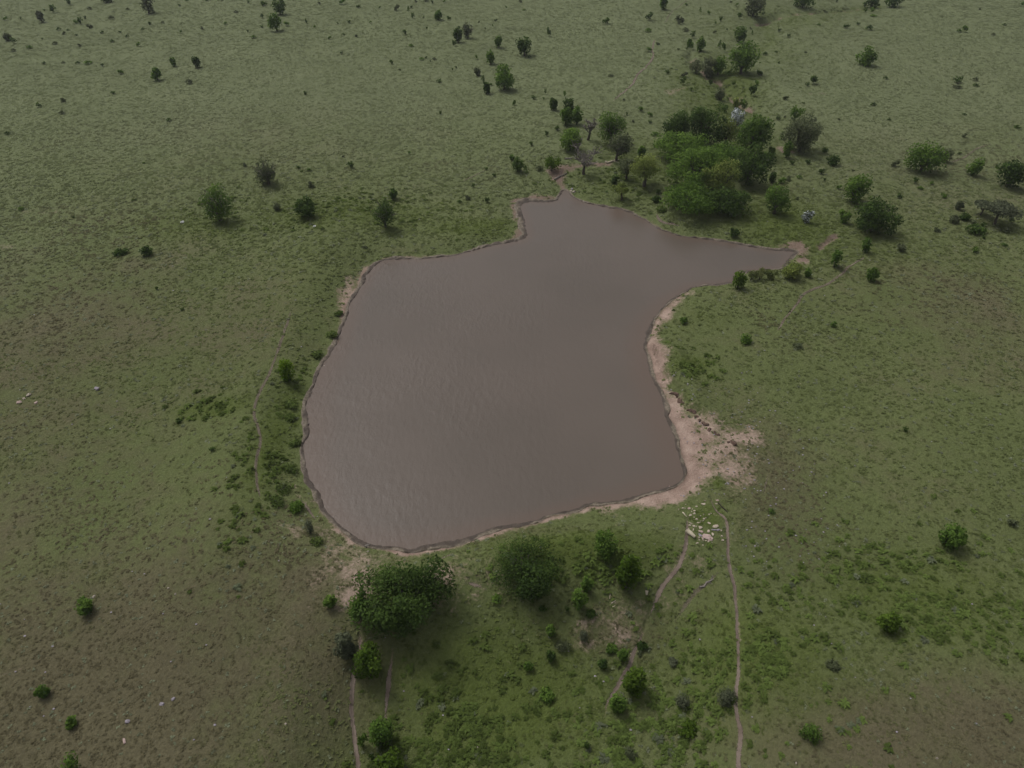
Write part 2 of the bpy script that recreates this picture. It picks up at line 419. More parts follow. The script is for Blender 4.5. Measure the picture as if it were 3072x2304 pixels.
def mud_material():
    m, nt, out = new_mat('trampled_mud')
    geo = N(nt, 'ShaderNodeTexCoord').outputs['Object']
    n_f = noise(nt, 7.0, 4, .65, geo); n_m = noise(nt, 1.6, 3, .6, geo)
    at = N(nt, 'ShaderNodeAttribute', attribute_name='wet')
    dryc = mixc(nt, ramp(nt, n_f, .35, .7), (0.11, 0.092, 0.066), (0.215, 0.178, 0.138))
    c = mixc(nt, at.outputs['Fac'], dryc, mixc(nt, n_m, (0.045, 0.036, 0.029), (0.090, 0.068, 0.053)))
    principled(nt, out, c, .75, bump(nt, n_f, .05, .9), .3)
    return m
def water_material():
    m, nt, out = new_mat('muddy_water')
    geo = N(nt, 'ShaderNodeTexCoord').outputs['Object']
    at = N(nt, 'ShaderNodeAttribute', attribute_name='shore')
    n_l = noise(nt, .05, 3, .5, geo)
    c = mixc(nt, ramp(nt, n_l, .35, .65), (0.116, 0.094, 0.079), (0.101, 0.083, 0.069))
    c = mixc(nt, math_(nt, 'MULTIPLY', at.outputs['Fac'], .7), c, (0.122, 0.088, 0.070))
    def waves(sx, sy, ang, detail):
        mp = N(nt, 'ShaderNodeMapping'); nt.links.new(geo, mp.inputs[0])
        mp.inputs['Rotation'].default_value = (0, 0, ang); mp.inputs['Scale'].default_value = (sx, sy, 1)
        return noise(nt, 1.0, detail, .5, mp.outputs[0])
    w1 = waves(2.3, 1.1, R(10), 2); w2 = waves(3.2, 1.5, R(-24), 2)
    amp = noise(nt, .09, 3, .6, geo)
    hgt = math_(nt, 'ADD', w1, math_(nt, 'MULTIPLY', w2, .6))
    hgt = math_(nt, 'ADD', hgt, math_(nt, 'MULTIPLY', noise(nt, 6.0, 2, .6, geo), .3))
    at2 = N(nt, 'ShaderNodeAttribute', attribute_name='calm')
    hgt = math_(nt, 'MULTIPLY', hgt, math_(nt, 'MULTIPLY', ramp(nt, amp, .25, .65), at2.outputs['Fac']))
    p = principled(nt, out, c, .24, bump(nt, hgt, .065, 1.0), .5)
    p.inputs['IOR'].default_value = 1.33
    return m
def leaf_material(name, dark, light, trans=.40):
    m, nt, out = new_mat(name)
    at = N(nt, 'ShaderNodeAttribute', attribute_name='tint')
    oi = N(nt, 'ShaderNodeObjectInfo')
    t = math_(nt, 'ADD', at.outputs['Fac'], math_(nt, 'MULTIPLY', math_(nt, 'SUBTRACT', oi.outputs['Random'], .5), .35), clamp=True)
    c = mixc(nt, t, dark, light)
    d = N(nt, 'ShaderNodeBsdfDiffuse'); tr = N(nt, 'ShaderNodeBsdfTranslucent'); mx = N(nt, 'ShaderNodeMixShader')
    an = N(nt, 'ShaderNodeAttribute', attribute_name='nrm')
    vt = N(nt, 'ShaderNodeVectorTransform', vector_type='NORMAL', convert_from='OBJECT', convert_to='WORLD'); nt.links.new(an.outputs['Vector'], vt.inputs[0])
    ge = N(nt, 'ShaderNodeNewGeometry')
    nm = N(nt, 'ShaderNodeMix', data_type='VECTOR'); nm.inputs['Factor'].default_value = .48
    nt.links.new(ge.outputs['Normal'], nm.inputs[4]); nt.links.new(vt.outputs[0], nm.inputs[5])
    nz = N(nt, 'ShaderNodeVectorMath', operation='NORMALIZE'); nt.links.new(nm.outputs[1], nz.inputs[0])
    nt.links.new(nz.outputs[0], d.inputs['Normal'])
    nt.links.new(c, d.inputs[0]); nt.links.new(c, tr.inputs[0]); mx.inputs[0].default_value = trans
    nt.links.new(d.outputs[0], mx.inputs[1]); nt.links.new(tr.outputs[0], mx.inputs[2]); nt.links.new(mx.outputs[0], out.inputs[0])
    return m
def grass_material():
    m, nt, out = new_mat('grass_blades')
    at = N(nt, 'ShaderNodeAttribute', attribute_name='col')
    d = N(nt, 'ShaderNodeBsdfDiffuse'); tr = N(nt, 'ShaderNodeBsdfTranslucent'); mx = N(nt, 'ShaderNodeMixShader')
    nt.links.new(at.outputs['Color'], d.inputs[0]); nt.links.new(at.outputs['Color'], tr.inputs[0]); mx.inputs[0].default_value = .22
    ge = N(nt, 'ShaderNodeNewGeometry')
    nm = N(nt, 'ShaderNodeMix', data_type='VECTOR'); nm.inputs['Factor'].default_value = .84
    nt.links.new(ge.outputs['Normal'], nm.inputs[4]); nm.inputs[5].default_value = (0, 0, 1)
    nz = N(nt, 'ShaderNodeVectorMath', operation='NORMALIZE'); nt.links.new(nm.outputs[1], nz.inputs[0])
    nt.links.new(nz.outputs[0], d.inputs['Normal'])
    nt.links.new(d.outputs[0], mx.inputs[1]); nt.links.new(tr.outputs[0], mx.inputs[2]); nt.links.new(mx.outputs[0], out.inputs[0])
    return m
def rough_material(name, a, b, scale=8.0, dist=.03, rough=.9, lichen=None):
    m, nt, out = new_mat(name)
    geo = N(nt, 'ShaderNodeTexCoord').outputs['Object']
    n = noise(nt, scale, 5, .65, geo)
    c = mixc(nt, ramp(nt, n, .3, .7), a, b)
    if lichen: c = mixc(nt, ramp(nt, noise(nt, scale * .4, 3, .6, geo), .58, .7), c, lichen)
    principled(nt, out, c, rough, bump(nt, n, dist, .8), .15)
    return m

M = dict(
    ground=ground_material(), earth=earth_material(), mud=mud_material(), water=water_material(), grass=grass_material(),
    dense=leaf_material('dark_green_leaves', (0.040, 0.070, 0.020), (0.105, 0.168, 0.040)),
    mid=leaf_material('green_leaves', (0.066, 0.122, 0.024), (0.165, 0.262, 0.052)),
    bright=leaf_material('bright_green_leaves', (0.056, 0.100, 0.014), (0.122, 0.190, 0.030)),
    grey=leaf_material('grey_green_leaves', (0.084, 0.102, 0.054), (0.170, 0.196, 0.102)),
    willow=leaf_material('yellow_green_leaves', (0.125, 0.168, 0.042), (0.270, 0.320, 0.088)),
    acacia=leaf_material('blue_grey_leaves', (0.085, 0.100, 0.060), (0.160, 0.180, 0.110)),
    blossom=leaf_material('white_blossom', (0.06, 0.085, 0.04), (0.62, 0.66, 0.70), .2),
    vivid=leaf_material('vivid_green_leaves', (0.085, 0.155, 0.014), (0.190, 0.290, 0.030)),
    weedy=leaf_material('low_scrub_leaves', (0.085, 0.125, 0.034), (0.160, 0.215, 0.062)),
    reed=leaf_material('reed_leaves', (0.110, 0.140, 0.045), (0.205, 0.225, 0.085)),
    bark=rough_material('bark', (0.055, 0.045, 0.036), (0.11, 0.095, 0.080)),
    dead=rough_material('grey_dead_wood', (0.13, 0.115, 0.105), (0.26, 0.235, 0.21)),
    stone=rough_material('pale_stone', (0.36, 0.30, 0.24), (0.56, 0.49, 0.40), 3.0, .03, .9, (0.22, 0.19, 0.15)),
    pink=rough_material('pink_stone', (0.33, 0.24, 0.22), (0.52, 0.41, 0.37), 3.0, .03, .9, (0.24, 0.18, 0.16)),
    dull=rough_material('weathered_stone', (0.24, 0.21, 0.17), (0.42, 0.37, 0.31), 3.0, .03, .9, (0.17, 0.15, 0.12)),
    lilac=rough_material('grey_stone', (0.20, 0.18, 0.20), (0.33, 0.30, 0.34), 4.0),
    clod=rough_material('red_brown_clod', (0.07, 0.045, 0.035), (0.14, 0.095, 0.075), 5.0),
    white=rough_material('white_plastic', (0.72, 0.73, 0.72), (0.82, 0.83, 0.82), 3.0, .004, .5),
    straw=rough_material('bleached_wood', (0.36, 0.31, 0.23), (0.55, 0.49, 0.38), 6.0),
    black=rough_material('wet_dark_wood', (0.018, 0.014, 0.012), (0.04, 0.03, 0.026), 8.0),
)

# ------------------------------------------------------------------ mesh building
def mesh_np(name, verts, faces, mat, smooth_=False, attrs=None):
    """faces: int array (n, k), all the same size"""
    verts = np.asarray(verts, np.float32); faces = np.asarray(faces, np.int32)
    me = bpy.data.meshes.new(name)
    n, k = faces.shape
    me.vertices.add(len(verts)); me.vertices.foreach_set('co', verts.ravel())
    me.loops.add(n * k); me.loops.foreach_set('vertex_index', faces.ravel())
    me.polygons.add(n); me.polygons.foreach_set('loop_start', np.arange(0, n * k, k, dtype=np.int32))
    me.polygons.foreach_set('loop_total', np.full(n, k, np.int32))
    if smooth_: me.polygons.foreach_set('use_smooth', np.ones(n, bool))
    for an, (typ, data) in (attrs or {}).items():
        a = me.attributes.new(an, typ, 'POINT')
        a.data.foreach_set({'FLOAT': 'value', 'FLOAT_VECTOR': 'vector'}.get(typ, 'color'), np.asarray(data, np.float32).ravel())
    me.update(calc_edges=True)
    me.materials.append(mat)
    return me
def obj(name, me, parent=None, loc=None):
    o = bpy.data.objects.new(name, me)
    COL.objects.link(o)
    if parent is not None: o.parent = parent
    if loc is not None: o.location = loc
    return o
def empty(name, loc):
    o = bpy.data.objects.new(name, None)
    o.empty_display_size = .3; o.location = loc
    COL.objects.link(o)
    return o
def tag(o, label=None, cat=None, group=None, kind=None):
    if label: o['label'] = label
    if cat: o['category'] = cat
    if group: o['group'] = group
    if kind: o['kind'] = kind
    return o

# ------------------------------------------------------------------ ground sheet
def build_ground():
    step = 5.2
    py = np.arange(2560, -330, -step)
    dep = np.arctan((py - 1152.0) / FPX) + PITCH
    yr = CAM_H / np.tan(dep)
    yr = yr[np.isfinite(yr) & (yr < 330)]
    back = -np.geomspace(2, 3000, 22)[::-1] + yr[0]
    fwd = yr[-1] + np.geomspace(12, 6000, 26)
    ys = np.concatenate([back, yr, fwd])
    slant = np.sqrt(np.clip(ys, 0, None) ** 2 + CAM_H ** 2)
    depth = np.clip(ys, yr[0], None) * CP + CAM_H * SP
    half = depth * 1536 / FPX * 1.09
    nin = int(3072 * 1.09 / step)
    u = np.linspace(-1, 1, nin)
    g = np.geomspace(1, 6000, 18)
    X = np.concatenate([-(half[:, None] + g[::-1][None]), half[:, None] * u[None], half[:, None] + g[None]], 1)
    Y = np.repeat(ys[:, None], X.shape[1], 1)
    x = X.ravel(); y = Y.ravel()
    d = pond_d(x, y)
    z = height(x, y, d)
    a = masks(x, y, d)
    nr, nc = X.shape
    i = np.arange(nr * nc).reshape(nr, nc)
    F = np.stack([i[:-1, :-1], i[:-1, 1:], i[1:, 1:], i[1:, :-1]], -1).reshape(-1, 4)
    me = mesh_np('ground', np.stack([x, y, z], -1), F, M['ground'], True, {'cover': ('FLOAT_COLOR', np.stack(a, -1)), 'tall': ('FLOAT', haze_pale(x, y))})  # second attribute: how far haze is painted into the ground colour
    tag(obj('ground', me), kind='structure')
build_ground()

# ------------------------------------------------------------------ water, muddy rim
def build_water():
    x0, y0 = POND.min(0) - 2; x1, y1 = POND.max(0) + 2
    st = .6
    xs = np.arange(x0, x1, st); ys = np.arange(y0, y1, st)
    X, Y = np.meshgrid(xs, ys)
    d = sdist_boxed(X.ravel(), Y.ravel(), POND, True, 30.0)
    i = np.arange(X.size).reshape(X.shape)
    F = np.stack([i[:-1, :-1], i[:-1, 1:], i[1:, 1:], i[1:, :-1]], -1).reshape(-1, 4)
    F = F[(d[F] < 1.3).all(1)]
    used = np.unique(F); rm = np.full(X.size, -1); rm[used] = np.arange(len(used))
    v = np.stack([X.ravel(), Y.ravel(), np.zeros(X.size)], -1)[used]
    dd = -d[used]
    # shallows: narrow on most sides, wide on the beach side and the near corner
    wide = 1.3 + 3.0 * np.clip(blob(v[:, 0], v[:, 1], 2040, 1250, 170, 330) + blob(v[:, 0], v[:, 1], 930, 1350, 130, 420) * .7 + blob(v[:, 0], v[:, 1], 1250, 1640, 400, 70) * .5, 0, 1)
    sh = np.maximum(smooth(1 - dd / wide), .9 * blob(v[:, 0], v[:, 1], 1850, 640, 32, 14))  # second term tints one more spot close to the upper bank
    calm = 1 - .93 * np.clip(blob(v[:, 0], v[:, 1], 1600, 640, 50, 45) + blob(v[:, 0], v[:, 1], 1690, 585, 30, 25) + blob(v[:, 0], v[:, 1], 2360, 770, 60, 25), 0, 1)
    calm *= .42 + .58 * smooth((1950 * 1.0 - (1536 + v[:, 0] / (v[:, 1] * CP + CAM_H * SP) * FPX)) / 700)
    calm *= .45 + .55 * smooth((v[:, 1] - 28) / 22)
    me = mesh_np('water', v, rm[F], M['water'], True, {'shore': ('FLOAT', sh), 'calm': ('FLOAT', calm)})
    tag(obj('water', me), kind='structure')
build_water()

def build_mud():
    P = catmull(np.vstack([POND, POND[:1]]), .11)[:-1]
    T = np.roll(P, -1, 0) - np.roll(P, 1, 0)
    for _ in range(12): T = (T + np.roll(T, 1, 0) + np.roll(T, -1, 0)) / 3
    T /= np.linalg.norm(T, axis=1)[:, None]
    nrm = np.stack([-T[:, 1], T[:, 0]], -1)
    c = np.mean(P, 0)
    a = seg_dist(P[:50, 0] + nrm[:50, 0] * .3, P[:50, 1] + nrm[:50, 1] * .3, POND, True)
    if a.mean() < 0: nrm = -nrm
    K = 13
    u = np.linspace(-.35, 1, K)
    wide = .06 + .62 * fbm(P[:, 0], P[:, 1], 1.3, 61, 3) + .55 * np.clip(blob(P[:, 0], P[:, 1], 1590, 640, 90, 90) + blob(P[:, 0], P[:, 1], 2390, 760, 60, 40) + .15 * blob(P[:, 0], P[:, 1], 1250, 1640, 300, 60), 0, 1)
    wide = wide * .68 * (.35 + 1.15 * smooth((fbm(P[:, 0], P[:, 1], 9., 63, 2) - .25) / .45))
    X = P[:, 0][:, None] + nrm[:, 0][:, None] * u[None] * wide[:, None]
    Y = P[:, 1][:, None] + nrm[:, 1][:, None] * u[None] * wide[:, None]
    x = X.ravel(); y = Y.ravel()
    uu = np.repeat(u[None], len(P), 0).ravel()
    z = height(x, y)
    lump = np.clip(vnoise(x / .23, y / .23, 71) * .6 + vnoise(x / .55, y / .55, 72) * .4 - .42, 0, 1) * .26 * smooth((1 - uu) / .35) * smooth((uu + .35) / .25)
    z = z + lump + np.where(uu > .85, -.05, .012)
    wet = np.clip(smooth(1 - (uu - .12 + (fbm(x, y, .8, 77, 3) - .5) * 1.9) / .5), 0, 1)
    i = np.arange(len(P) * K).reshape(-1, K)
    j = np.roll(i, -1, 0)
    F = np.stack([i[:, :-1], j[:, :-1], j[:, 1:], i[:, 1:]], -1).reshape(-1, 4)
    if a.mean() < 0: F = F[:, ::-1]
    me = mesh_np('mud_bank', np.stack([x, y, z], -1), F, M['mud'], True, {'wet': ('FLOAT', wet)})
    tag(obj('mud_bank', me), kind='structure')
build_mud()

# ------------------------------------------------------------------ cattle paths
def build_path(key):
    hw, st, _ = PATHS[key]
    P = PATH_W[key]
    T = np.gradient(P, axis=0); T /= np.linalg.norm(T, axis=1)[:, None] + 1e-9
    nrm = np.stack([-T[:, 1], T[:, 0]], -1)
    K = 7
    u = np.linspace(-1, 1, K)
    w = hw * (1.05 + .7 * (fbm(P[:, 0], P[:, 1], 2.5, 81, 2) - .5))
    w *= .35 + .65 * smooth(np.minimum(np.arange(len(P)), np.arange(len(P))[::-1]) / 6.0)
    P = P + nrm * ((fbm(P[:, 0], P[:, 1], 1.6, 83, 2) - .5) * .35)[:, None]
    X = P[:, :1] + nrm[:, :1] * u[None] * w[:, None] * 1.35
    Y = P[:, 1:] + nrm[:, 1:] * u[None] * w[:, None] * 1.35
    x = X.ravel(); y = Y.ravel()
    dist = np.hypot(x, y)
    z = height(x, y) + .014 + .00035 * dist
    e = np.repeat((1 - np.abs(u))[None], len(P), 0).ravel() * 1.3 * (.55 + .45 * st)
    fade = smooth(np.minimum(np.arange(len(P)), np.arange(len(P))[::-1]) / 5.0)
    e = e * np.repeat(fade, K)
    i = np.arange(len(P) * K).reshape(-1, K)
    F = np.stack([i[:-1, :-1], i[:-1, 1:], i[1:, 1:], i[1:, :-1]], -1).reshape(-1, 4)
    me = mesh_np('path', np.stack([x, y, z], -1), F[:, ::-1], M['earth'], True, {'edge': ('FLOAT', e), 'worn': ('FLOAT', np.full(len(e), min(1.0, .25 + .75 * st * st) if st < .95 else 1.0))})
    tag(obj('path', me), kind='structure')
for k in PATHS:
    build_path(k)

# ------------------------------------------------------------------ grass, weeds, pebbles (nobody could count them)
rng = np.random.default_rng(7)
def blade_template(n, hgt, spread, width, seed, lean=.6, mid=.55, droop=0.0):
    r = np.random.default_rng(seed)
    V = []; F = []
    for k in range(n):
        a = r.uniform(0, 2 * math.pi); rad = r.uniform(.0, .35) * spread
        bx, by = rad * math.cos(a), rad * math.sin(a)
        a2 = a + r.normal(0, .4); ln = r.uniform(.3, 1.) * lean * spread; hh = hgt * r.uniform(.6, 1.0)
        tx, ty = bx + ln * math.cos(a2), by + ln * math.sin(a2)
        px_, py_ = -math.sin(a2) * width, math.cos(a2) * width
        mx_, my_ = bx + ln * .45 * math.cos(a2), by + ln * .45 * math.sin(a2)
        b = len(V)
        V += [(bx * .5, by * .5, hh * .55), (mx_ + px_, my_ + py_, hh), (tx, ty, hh * droop), (mx_ - px_, my_ - py_, hh)]
        F += [(b, b + 1, b + 2), (b, b + 2, b + 3)]
    return np.array(V), np.array(F)

def scatter_points(n, power, ymin=11.5, ymax=235):
    """random ground points in the wedge the picture looks over (and a margin), thinning out with distance"""
    u = rng.random(n)
    # density per area ~ y^-power, wedge width grows with y -> pdf ~ y^(1-power)
    q = 2 - power
    y = (ymin ** q + u * (ymax ** q - ymin ** q)) ** (1 / q)
    half = (y * CP + CAM_H * SP) * 1536 / FPX * 1.12
    x = rng.uniform(-1, 1, n) * half
    return x, y

def tuft_object(name, x, y, z, scale, zs, col, templates, mat, label, cat):
    VV = []; FF = []; CC = []; base = 0
    pick = rng.integers(0, len(templates), len(x))
    ang = rng.uniform(0, 2 * math.pi, len(x))
    for k, (V, F) in enumerate(templates):
        s = pick == k
        c, sn = np.cos(ang[s])[:, None], np.sin(ang[s])[:, None]
        sc = scale[s][:, None]
        vx = (V[:, 0][None] * c - V[:, 1][None] * sn) * sc + x[s][:, None]
        vy = (V[:, 0][None] * sn + V[:, 1][None] * c) * sc + y[s][:, None]
        vz = V[:, 2][None] * zs[s][:, None] + z[s][:, None]
        VV.append(np.stack([vx, vy, vz], -1).reshape(-1, 3))
        m = s.sum()
        FF.append((F[None] + (np.arange(m) * len(V))[:, None, None] + base).reshape(-1, 3))
        cc = np.repeat(col[s], len(V), 0)
        jit = np.repeat(rng.uniform(.86, 1.14, m * (len(V) // 4)), 4)
        CC.append(np.concatenate([np.clip(cc * jit[:, None], 0, 1), np.ones((len(cc), 1))], 1))
        base += m * len(V)
    me = mesh_np(name, np.concatenate(VV), np.concatenate(FF), mat, False, {'col': ('FLOAT_COLOR', np.concatenate(CC))})
    return tag(obj(name, me), label, cat, kind='stuff')

def build_grass():
    x, y = scatter_points(175000, 1.3)
    d = pond_d(x, y)
    dry, lush, bare, mud = masks(x, y, d)
    clump = fbm(x, y, 5.0, 91, 3)
    onp = np.zeros(len(x), bool)
    for k, P in PATH_C.items():
        onp |= sdist_boxed(x, y, P, False, 2.0) < PATHS[k][0] * 1.1 * PATHS[k][1] + .04
    keep = (d > .5) & ~onp & (rng.random(len(x)) < np.clip(1.15 - 1.25 * bare, 0, 1) * np.clip(.25 + 1.6 * (clump - .2) + .3 * (y > 60), .12, 1))
    x, y, d, dry, lush = x[keep], y[keep], d[keep], dry[keep], lush[keep]
    z = height(x, y, d)
    t = smooth(dry + (fbm(x, y, 2.5, 93, 3) - .5) * 1.0 + (fbm(x, y, 14., 95, 2) - .5) * 1.3)
    l = smooth((lush + (rng.random(len(x)) - .5) * .5 - .2) / .7)
    col = np.array(C_GREEN)[None] * (1 - t[:, None]) + np.array(C_TAN)[None] * t[:, None]
    gr = rng.random(len(x))
    col = np.where((gr > .90)[:, None], np.array((.135, .150, .095))[None], col)
    hz = haze_pale(x, y)[:, None]
    col = col * (1 - hz) + np.array(C_HAZE_PALE)[None] * hz  # far tufts get the same painted haze tone as the ground
    col = col * (1 - l[:, None]) + np.array(C_LUSH)[None] * l[:, None]
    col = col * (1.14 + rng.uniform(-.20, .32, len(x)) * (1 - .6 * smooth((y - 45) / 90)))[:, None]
    T = [blade_template(6, .125, .44, .115, s, .75, .5, .15) for s in range(6)]
    sc = rng.uniform(.35, .95, len(x)) * (.62 + .45 * smooth((y - 25) / 50) + .40 * smooth((y - 70) / 110)) * (1 - .25 * dry)
    tuft_object('grass', x, y, z, sc, sc * rng.uniform(.7, 1.2, len(x)) * (1 - .6 * smooth((y - 40) / 90)), col, T, M['grass'], 'tussocky dry and green grass covering the whole pasture', 'grass')
build_grass()

def build_weeds():
    zones = [(2250,1980,300,200,620),(2750,1800,340,140,560),(1760,1690,300,45,520),(830,1350,75,260,260),(1350,2150,250,160,500),(650,1245,140,35,70),
             (2060,1110,110,50,120),(1150,2200,140,160,260),(1000,640,420,60,420),(1950,2200,220,150,350),(1900,560,230,60,260),(2150,260,150,90,200)]
    X = []; Y = []; G = []
    for i, (px, py, rx, ry, n) in enumerate(zones):
        c = flat([(px, py)])[0]; s = mpp(*c); dep = CAM_H / (s * FPX)
        X.append(c[0] + rng.normal(0, .5, n) * rx * s); Y.append(c[1] + rng.normal(0, .5, n) * ry * s / dep)
        G.append(np.full(n, 1.0 if px > 1600 and py > 1500 else .8))
    x = np.concatenate(X); y = np.concatenate(Y); g = np.concatenate(G)
    d = pond_d(x, y); dry, lush, bare, mud = masks(x, y, d)
    clump = fbm(x, y, 2.4, 103, 3)
    onp = np.zeros(len(x), bool)
    for kk, P in PATH_C.items():
        onp |= sdist_boxed(x, y, P, False, 2.0) < PATHS[kk][0] * 1.3 + .15
    k = (d > .7) & ~onp & (bare < .45) & (rng.random(len(x)) < smooth((clump - .28) / .3)) & (y > 9)
    x, y, d, g = x[k], y[k], d[k], g[k]
    z = height(x, y, d)
    col = np.array((.098, .138, .036))[None] * rng.uniform(.7, 1.35, len(x))[:, None] * g[:, None]
    gy = rng.random(len(x)) > .93
    col[gy] = np.array((.115, .135, .08)) * rng.uniform(.8, 1.3, gy.sum())[:, None]
    T = [blade_template(16, .20, .42, .095, 200 + s, 1.0, .5, .35) for s in range(5)]
    sc = rng.uniform(.3, .85, len(x))
    tuft_object('weeds', x, y, z, sc, sc * rng.uniform(.7, 1.2, len(x)), col, T, M['grass'], 'bright green leafy weeds massed around the dam and shore', 'weeds')
build_weeds()

def build_pebbles():
    n = 260
    x, y = scatter_points(n, 1.6, 11.5, 90)
    e = flat(np.stack([rng.uniform(1950, 2280, 130), rng.uniform(1120, 1500, 130)], -1))
    e2 = flat(np.stack([rng.uniform(2230, 2500, 70), rng.uniform(1200, 1700, 70)], -1))
    x = np.concatenate([x, e[:, 0], e2[:, 0]]); y = np.concatenate([y, e[:, 1], e2[:, 1]])
    d = pond_d(x, y); k = d > .6; x, y, d = x[k], y[k], d[k]
    z = height(x, y, d)
    V = np.array([(1,0,.1),(.3,.8,.0),(-.8,.5,.1),(-.7,-.6,0),(.4,-.9,.1),(.1,.1,.75)]); F = np.array([(0,1,5),(1,2,5),(2,3,5),(3,4,5),(4,0,5)])
    sc = rng.uniform(.025, .065, len(x)); a = rng.uniform(0, 6.3, len(x))
    vx = (V[:,0][None]*np.cos(a)[:,None]-V[:,1][None]*np.sin(a)[:,None])*sc[:,None]*1.3+x[:,None]
    vy = (V[:,0][None]*np.sin(a)[:,None]+V[:,1][None]*np.cos(a)[:,None])*sc[:,None]+y[:,None]
    vz = V[:,2][None]*sc[:,None]+z[:,None]+.03
    FF = (F[None]+(np.arange(len(x))*6)[:,None,None]).reshape(-1,3)
    me = mesh_np('pebbles', np.stack([vx,vy,vz],-1).reshape(-1,3), FF, M['lilac'])
    tag(obj('pebbles', me), 'pale pebbles and stone chips strewn over the pasture', 'pebbles', kind='stuff')
build_pebbles()

# ------------------------------------------------------------------ trees and shrubs
def tubes(lines, sides=6):
    V = []; F = []
    for pts, rad in lines:
        pts = np.asarray(pts, float); b0 = len(V)
        for i, p in enumerate(pts):
            t = pts[min(i + 1, len(pts) - 1)] - pts[max(i - 1, 0)]
            t = t / (np.linalg.norm(t) + 1e-9)
            a = np.cross(t, (0.31, .2, .93) if abs(t[2]) < .9 else (1., .1, 0)); a /= np.linalg.norm(a) + 1e-9
            b = np.cross(t, a)
            for k in range(sides):
                q = 2 * math.pi * k / sides
                V.append(p + (a * math.cos(q) + b * math.sin(q)) * rad[i])
        for i in range(len(pts) - 1):
            for k in range(sides):
                k2 = (k + 1) % sides
                F.append((b0 + i * sides + k, b0 + i * sides + k2, b0 + (i + 1) * sides + k2, b0 + (i + 1) * sides + k))
    return np.array(V), np.array(F)

def bend(p0, p1, r, n=4, wob=.08, sag=0.0):
    p0 = np.asarray(p0, float); p1 = np.asarray(p1, float); L = np.linalg.norm(p1 - p0)
    t = np.linspace(0, 1, n + 1)[:, None]
    P = p0 + (p1 - p0) * t
    P[1:-1] += r.normal(0, wob * L, (n - 1, 3))
    P[:, 2] += (np.sin(t[:, 0] * math.pi) * sag * L)
    return P

def leaf_quads(c, outw, size, r, droop=0.0, slim=.5, upb=.5):
    n = len(c)
    nor = outw * .55 + r.normal(0, .75, (n, 3)) + np.array((0, 0, upb))
    nor /= np.linalg.norm(nor, axis=1)[:, None] + 1e-9
    tan = np.cross(nor, r.normal(0, 1, (n, 3))) + outw * .4
    tan[:, 2] -= droop
    tan /= np.linalg.norm(tan, axis=1)[:, None] + 1e-9
    bit = np.cross(nor, tan); bit /= np.linalg.norm(bit, axis=1)[:, None] + 1e-9
    L = (size * r.uniform(.6, 1.4, n))[:, None]
    V = np.stack([c - tan * L * .5, c + bit * L * slim * .5, c + tan * L * .5, c - bit * L * slim * .5], 1).reshape(-1, 3)
    F = np.arange(n * 4).reshape(n, 4)
    return V, F

KIND = {  # lobes, leaf slimness, droop, shell, sprig
    'dense': (16, .55, .1), 'mid': (14, .55, .1), 'bright': (12, .6, .0), 'grey': (12, .35, -.2), 'willow': (18, .4, .7),
    'acacia': (16, .5, .0), 'blossom': (10, .6, .0), 'reed': (8, .2, -1.0), 'canopy': (26, .6, .15), 'airy': (22, .35, .2)}
def crown_mesh(a, b, c, zc, n, leaf, kind, seed, zmin=.03):
    """leaf-sized faces spread over uneven lobes that fill an ellipsoid a x b x c round height zc"""
    r = np.random.default_rng(seed)
    L, slim, droop = KIND[kind]
    L = max(5, int(L * min(1.0, .45 + n / 3500) * (2.0 if n > 3500 else 1.0)))
    dirs = r.normal(0, 1, (L, 3)); dirs /= np.linalg.norm(dirs, axis=1)[:, None]
    if kind == 'acacia': dirs[:, 2] = np.abs(dirs[:, 2]) * .8 - .1
    if kind in ('canopy', 'willow'): dirs[:, 2] = np.maximum(dirs[:, 2], -.55)
    rad = r.uniform(.30, .52, L) if n < 3500 else r.uniform(.20, .38, L)
    pos = dirs * (r.uniform(.5, 1.0, L) * (1.04 - rad * (.8 if n < 3500 else .55)))[:, None]
    if kind not in ('willow', 'acacia', 'reed', 'airy'):
        pos[0] = (0, 0, .02); rad[0] = .74 if n < 3500 else .62
        if kind != 'canopy': pos[1] = (0, 0, -.35); rad[1] = .62
    lob_t = r.uniform(-.28, .28, L)
    pick = r.choice(L, n, p=rad ** 1.6 / (rad ** 1.6).sum())
    e = r.normal(0, 1, (n, 3)); e[:, 2] += .25; e /= np.linalg.norm(e, axis=1)[:, None]
    if kind == 'acacia': e[:, 2] *= .5
    rr = rad[pick] * (1 - .75 * r.random(n) ** 2.2) * np.where(r.random(n) < .05, r.uniform(1.03, 1.22, n), 1.0)
    p = pos[pick] + e * rr[:, None]
    p = p / np.maximum(1, np.linalg.norm(p, axis=1) / 1.12)[:, None]
    C = p * np.array((a, b, c))[None] + np.array((0, 0, zc))[None]
    out = e * .7 + p * .6
    k = C[:, 2] > zmin
    C, out, pick = C[k], out[k], pick[k]
    V, F = leaf_quads(C, out, leaf, r, droop, slim, .2 if kind == 'reed' else .5)
    V[:, 2] = np.maximum(V[:, 2], .0)
    tint = np.clip(.42 + lob_t[pick] * 1.2 + r.normal(0, .22, len(C)), 0, 1)
    if kind == 'blossom': tint = np.where(r.random(len(C)) < .45, r.uniform(0, .2, len(C)), r.uniform(.6, 1, len(C)))
    nn = out + np.array((0, 0, .25)); nn = nn / (np.linalg.norm(nn, axis=1)[:, None] + 1e-9)
    return V, F, {'tint': ('FLOAT', np.repeat(tint, 4)), 'nrm': ('FLOAT_VECTOR', np.repeat(nn, 4, 0))}, pos * np.array((a, b, c))[None] + np.array((0, 0, zc))[None]

